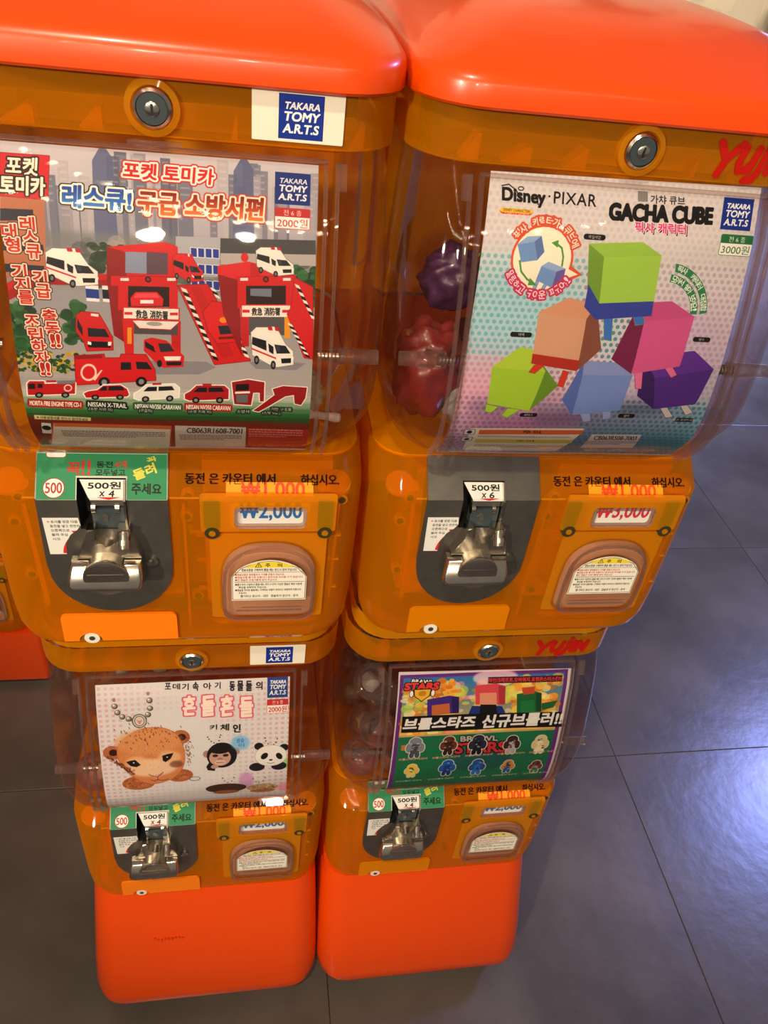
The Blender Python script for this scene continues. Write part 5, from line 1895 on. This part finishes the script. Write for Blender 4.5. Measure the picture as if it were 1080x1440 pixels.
# small worn raised emblem on the left base
bm = bmesh.new()
R = random.Random(6)
for i in range(9):
    x = -.070 + i * .0046
    z = .142 + R.uniform(-.0015, .0015)
    yy = -.0605 - (.14 - z) * .55
    bmesh.ops.create_icosphere(bm, subdivisions=1, radius=.0022, matrix=Matrix.Translation((x, yy - .0005, z)) @ Matrix.Diagonal((1, .5, R.uniform(1, 2.2), 1)))
obj('raised_emblem', bm, M['orange'], PA_)
NP = thing('machine_base', 'low orange base of the machine cut off by the left edge', 'machine base', (-.478, .54, FLOOR))
bm = bmesh.new()
loft(bm, [plan(-.158, .158, -.05, .30, .012, z, n=4) for z in (.018, .022, .146, .150)])
obj('shell', bm, M['orange'], NP)
for cx, cy in ((-.12, 0), (.12, 0), (-.12, .25), (.12, .25)):
    bm = bmesh.new()
    cyl(bm, (cx, cy, 0), (0, 0, 1), .016, .019, 16)
    obj('foot', bm, M['deep_black'], NP)

# ---------------------------------------------------------------- capsules and packed toys inside the domes
def capsule(label, x, y, z, r, rot, shell, inner, group):
    t = thing('toy_capsule', label, 'capsule', (x, y, z), group)
    t.rotation_euler = rot
    for nm, sg, mat in (('upper_shell', 1, M['cap_clear']), ('lower_shell', -1, shell)):
        bm = bmesh.new()
        rings = []
        for i in range(6):
            a = PI / 2 * i / 6
            rings.append([(r * math.cos(a) * math.cos(2 * PI * k / 20), r * math.cos(a) * math.sin(2 * PI * k / 20), sg * r * (.06 + math.sin(a))) for k in range(20)])
        rings.insert(0, [(p[0], p[1], 0) for p in rings[0]])
        loft(bm, rings, False, True)
        obj(nm, bm, mat, t)
    bm = bmesh.new()
    bmesh.ops.create_icosphere(bm, subdivisions=2, radius=r * .55)
    R2 = random.Random(int(abs(x * 9999)) + int(abs(z * 999)))
    for v in bm.verts:
        v.co *= R2.uniform(.7, 1.15)
    obj('toy', bm, inner, t)
    return t


M['cap_clear'] = plastic_film('capsule_clear', (0.92, 0.88, 0.86), (0.7, 0.6, 0.55), 0.08, 0.02, 0.4)
M['cap_pink'] = plastic_film('capsule_rose', (0.92, 0.62, 0.60), (0.8, 0.4, 0.36), 0.25, 0.02, 0.4)
M['toy_dark'] = principled('toy_dark', (0.05, 0.035, 0.045), 0.5)
M['toy_beige'] = principled('toy_beige', (0.45, 0.33, 0.20), 0.6)
M['toy_red'] = principled('toy_red', (0.17, 0.014, 0.010), 0.4, coat=.3)
M['toy_purple'] = principled('toy_purple', (0.05, 0.012, 0.05), 0.4, coat=.3)
M['toy_grey'] = principled('toy_grey', (0.26, 0.24, 0.22), 0.5)
M['toy_pale'] = principled('toy_pale', (0.75, 0.60, 0.50), 0.5)
spots = []
for ix in range(6):
    for iy in range(4):
        spots.append((-.118 + ix * .047 + (iy % 2) * .012, .012 + iy * .050, 0))
R = random.Random(21)
cols = ['toy_dark', 'toy_dark', 'toy_beige', 'toy_purple', 'toy_grey']
def fill(ox, oz, n, seed, inner, who, grp):
    R = random.Random(seed)
    k = 0
    for layer in range(4):
        for x, y, _ in spots:
            if k >= n:
                return
            xx = x + (.02 if layer % 2 else 0)
            if xx > .128 or R.random() < .1 * layer:
                continue
            capsule(who, ox + xx, y + (.01 if layer % 2 else 0), oz - .2515 + .0145 + .024 + layer * .041, .0225,
                    (R.uniform(-1.5, 1.5), R.uniform(-1.5, 1.5), R.uniform(0, 3)), M['cap_pink'] if R.random() < .4 else M['cap_clear'], M[R.choice(inner)], grp)
            k += 1
fill(GAP, 0, 40, 4, cols, 'small round clear capsule heaped behind the purple bordered poster', 'capsules heaped in the machine with the purple bordered poster')
fill(0, 0, 14, 8, ['toy_beige', 'toy_beige', 'toy_grey'], 'small round capsule lying behind the lion cub poster', 'capsules lying in the machine with the lion cub poster')


def packed_toy(label, x, y, z, r, mat, seed, sc=(1, .8, 1), limbs=0):
    t = thing('packed_toy', label, 'toy', (x, y, z))
    bm = bmesh.new()
    bmesh.ops.create_icosphere(bm, subdivisions=4, radius=r)
    R = random.Random(seed)
    ph = [R.uniform(0, 6) for _ in range(6)]
    for v in bm.verts:
        d = v.co.normalized()
        k = 1 + .12 * math.sin(d.x * 7 + ph[0]) * math.sin(d.z * 6 + ph[1]) + .07 * math.sin(d.y * 13 + ph[2] + d.z * 9) - .04 * abs(math.sin(d.x * 7 + d.z * 5 + ph[3])) + .03 * math.sin(d.z * 23 + ph[4]) * math.sin(d.x * 19)
        v.co = Vector((d.x * r * k * sc[0], d.y * r * k * sc[1], d.z * r * k * sc[2]))
    obj('wrapped_body', bm, mat, t, soft=True)
    for i in range(limbs):
        a = -.4 + i * .8
        p0 = Vector((r * .2 * (i * 2 - 1), -r * .7 * sc[1], -r * .55))
        p1 = p0 + Vector((.012 + .016 * i, -.010, .006 - .003 * i))
        bm = bmesh.new()
        d = (p1 - p0)
        for kk in range(6):
            pass
        n = 12
        ax = d.normalized(); u = ax.orthogonal().normalized(); v2 = ax.cross(u)
        rings = []
        for q, rad in ((0, .002), (.05, .0036), (.3, .0034), (.6, .0032), (.85, .0042), (.97, .0036), (1.0, .0018)):
            c = p0 + d * q * .95
            rings.append([c + (u * math.cos(2 * PI * j / n) + v2 * math.sin(2 * PI * j / n)) * rad for j in range(n)])
        loft(bm, rings)
        obj('limb', bm, M['toy_pale'], t)
    return t


zt = PITCH - .2515 + .014
packed_toy('red wrapped toy inside the machine with the stacked cube poster', GAP - .108, .035, zt + .050, .036, M['toy_red'], 1, (.8, .8, 1.2))
packed_toy('dark purple wrapped toy inside the machine with the stacked cube poster', GAP - .094, .060, zt + .118, .026, M['toy_purple'], 2)
packed_toy('grey wrapped toy with pale limbs behind the stacked cube poster', GAP - .072, .020, zt + .030, .024, M['toy_grey'], 3, (1, .8, 1), 2)
packed_toy('red and smaller wrapped toy lying deeper behind the stacked cube poster', GAP - .05, .09, zt + .040, .03, M['toy_red'], 4)
packed_toy('grey wrapped toy heaped by the right side of the stacked cube dome', GAP + .06, .07, zt + .034, .03, M['toy_grey'], 5)
packed_toy('pale limbed toy in a bag beside the fire station poster', .098, .030, zt + .026, .022, M['toy_beige'], 6, (.8, .8, 1), 2)

# ---------------------------------------------------------------- the room
TILE = .60
m = principled('floor_vinyl', (0.118, 0.100, 0.087), 0.27, noise=(4.2, 0.38), bump=(34, 0.22, 0.002), spec=.5)
fl = bmesh.new()
box(fl, -3.5, 5.5, -2.2, 7, FLOOR - .06, FLOOR - .006)
floor = obj('floor', fl, m, smooth=False, kind='structure')
tile = None
TX, TY = .774, .263
for iy in range(-2, 4):
    for ix in range(-3, 4):
        if tile is None:
            bm = bmesh.new()
            g = .0005
            loft(bm, [[(g, g, -.006), (TILE - g, g, -.006), (TILE - g, TILE - g, -.006), (g, TILE - g, -.006)],
                      [(g, g, -.0006), (TILE - g, g, -.0006), (TILE - g, TILE - g, -.0006), (g, TILE - g, -.0006)],
                      [(g + .001, g + .001, 0), (TILE - g - .001, g + .001, 0), (TILE - g - .001, TILE - g - .001, 0), (g + .001, TILE - g - .001, 0)]])
            tile = obj('floor_tile', bm, m, floor, smooth=False)
            o = tile
        else:
            o = tile.copy()
            COL.objects.link(o)
            o.parent = floor
        o.location = (TX + ix * TILE, TY + iy * TILE, FLOOR)

# rough painted concrete pillar the machines stand against
wm = bpy.data.materials.new('rough_painted_concrete')
wm.use_nodes = True
nt = wm.node_tree
b = nt.nodes['Principled BSDF']
b.inputs['Roughness'].default_value = .85
tc = nt.nodes.new('ShaderNodeTexCoord')
n1 = nt.nodes.new('ShaderNodeTexNoise')
n1.inputs['Scale'].default_value = 9
n1.inputs['Detail'].default_value = 9
n1.inputs['Distortion'].default_value = .6
v1 = nt.nodes.new('ShaderNodeTexVoronoi')
v1.inputs['Scale'].default_value = 16
v1.feature = 'DISTANCE_TO_EDGE'
mx = nt.nodes.new('ShaderNodeMixRGB')
mx.blend_type = 'ADD'
mx.inputs[0].default_value = .5
cr = nt.nodes.new('ShaderNodeValToRGB')
cr.color_ramp.elements[0].position = .36
cr.color_ramp.elements[0].color = (.10, .085, .06, 1)
cr.color_ramp.elements[1].position = .46
cr.color_ramp.elements[1].color = (.66, .61, .49, 1)
bu = nt.nodes.new('ShaderNodeBump')
bu.inputs['Strength'].default_value = .8
bu.inputs['Distance'].default_value = .012
for x in (n1, v1):
    nt.links.new(tc.outputs['Object'], x.inputs['Vector'])
nt.links.new(n1.outputs[0], mx.inputs[1])
nt.links.new(v1.outputs[0], mx.inputs[2])
nt.links.new(n1.outputs[0], cr.inputs[0])
nt.links.new(cr.outputs[0], b.inputs['Base Color'])
nt.links.new(mx.outputs[0], bu.inputs['Height'])
nt.links.new(bu.outputs[0], b.inputs['Normal'])
bm = bmesh.new()
box(bm, -.12, .625, .40, .95, FLOOR, 2.4)
obj('wall_pillar', bm, wm, smooth=False, kind='structure')
bm = bmesh.new()
box(bm, -3.5, 5.5, 5.2, 5.35, FLOOR, 2.4)
obj('wall_back', bm, wm, smooth=False, kind='structure')

# added window, itself unseen, whose glowing panes brighten the far floor
M['fill_glow'] = principled('fill_glow_pane', (.5, .5, .5), .3)
_d = M['fill_glow'].node_tree.nodes['Principled BSDF']
_d.inputs['Emission Color'].default_value = (.50, .55, 1.0, 1)
_d.inputs['Emission Strength'].default_value = 5.0  # added glow, a fill for the far floor
bm = bmesh.new()
for a in ((.9, 4.6, -.25, -.19), (.9, 4.6, 1.35, 1.41)):
    box(bm, a[0], a[1], 5.12, 5.2, a[2], a[3])
for x in (.9, 2.1, 3.3, 4.54):
    box(bm, x, x + .06, 5.12, 5.2, -.19, 1.35)
w1 = obj('added_window_1', bm, M['white'], smooth=False, kind='structure')
for x in (.96, 2.16, 3.36):
    bm = bmesh.new()
    box(bm, x, x + 1.14, 5.16, 5.18, -.19, 1.35)
    obj('glow_pane', bm, M['fill_glow'], w1, smooth=False)

# strings of small bulbs overhead, mirrored in the clear domes
wire = principled('cable', (0.02, 0.02, 0.02), 0.5)
for nm, p0, p1, sag, n in (('string_lights', (-1.6, -2.0, 1.7), (1.6, -2.4, 1.75), .35, 22), ('string_lights', (-1.2, -1.3, 1.9), (.9, -3.0, 1.6), .3, 22)):
    t = thing(nm, 'string of warm bulbs hanging %s, out of frame' % ('straight across the room' if n == 22 and p0[1] == -2.0 else 'slanting through the room'), 'string lights', p0)
    pts = [Vector(p0).lerp(Vector(p1), i / n) - Vector((0, 0, sag * 4 * (i / n) * (1 - i / n))) for i in range(n + 1)]
    bm = bmesh.new()
    for a, c in zip(pts[:-1], pts[1:]):
        cyl(bm, a - Vector(p0), c - a, .003, (c - a).length, 6)
    obj('cable', bm, wire, t)
    proto = None
    for q in pts[1:-1]:
        if proto is None:
            bm = bmesh.new()
            bmesh.ops.create_icosphere(bm, subdivisions=2, radius=.016)
            proto = obj('bulb', bm, M['bulb'], t)
            o = proto
        else:
            o = proto.copy()
            COL.objects.link(o)
            o.parent = t
        o.location = q - Vector(p0) - Vector((0, 0, .02))
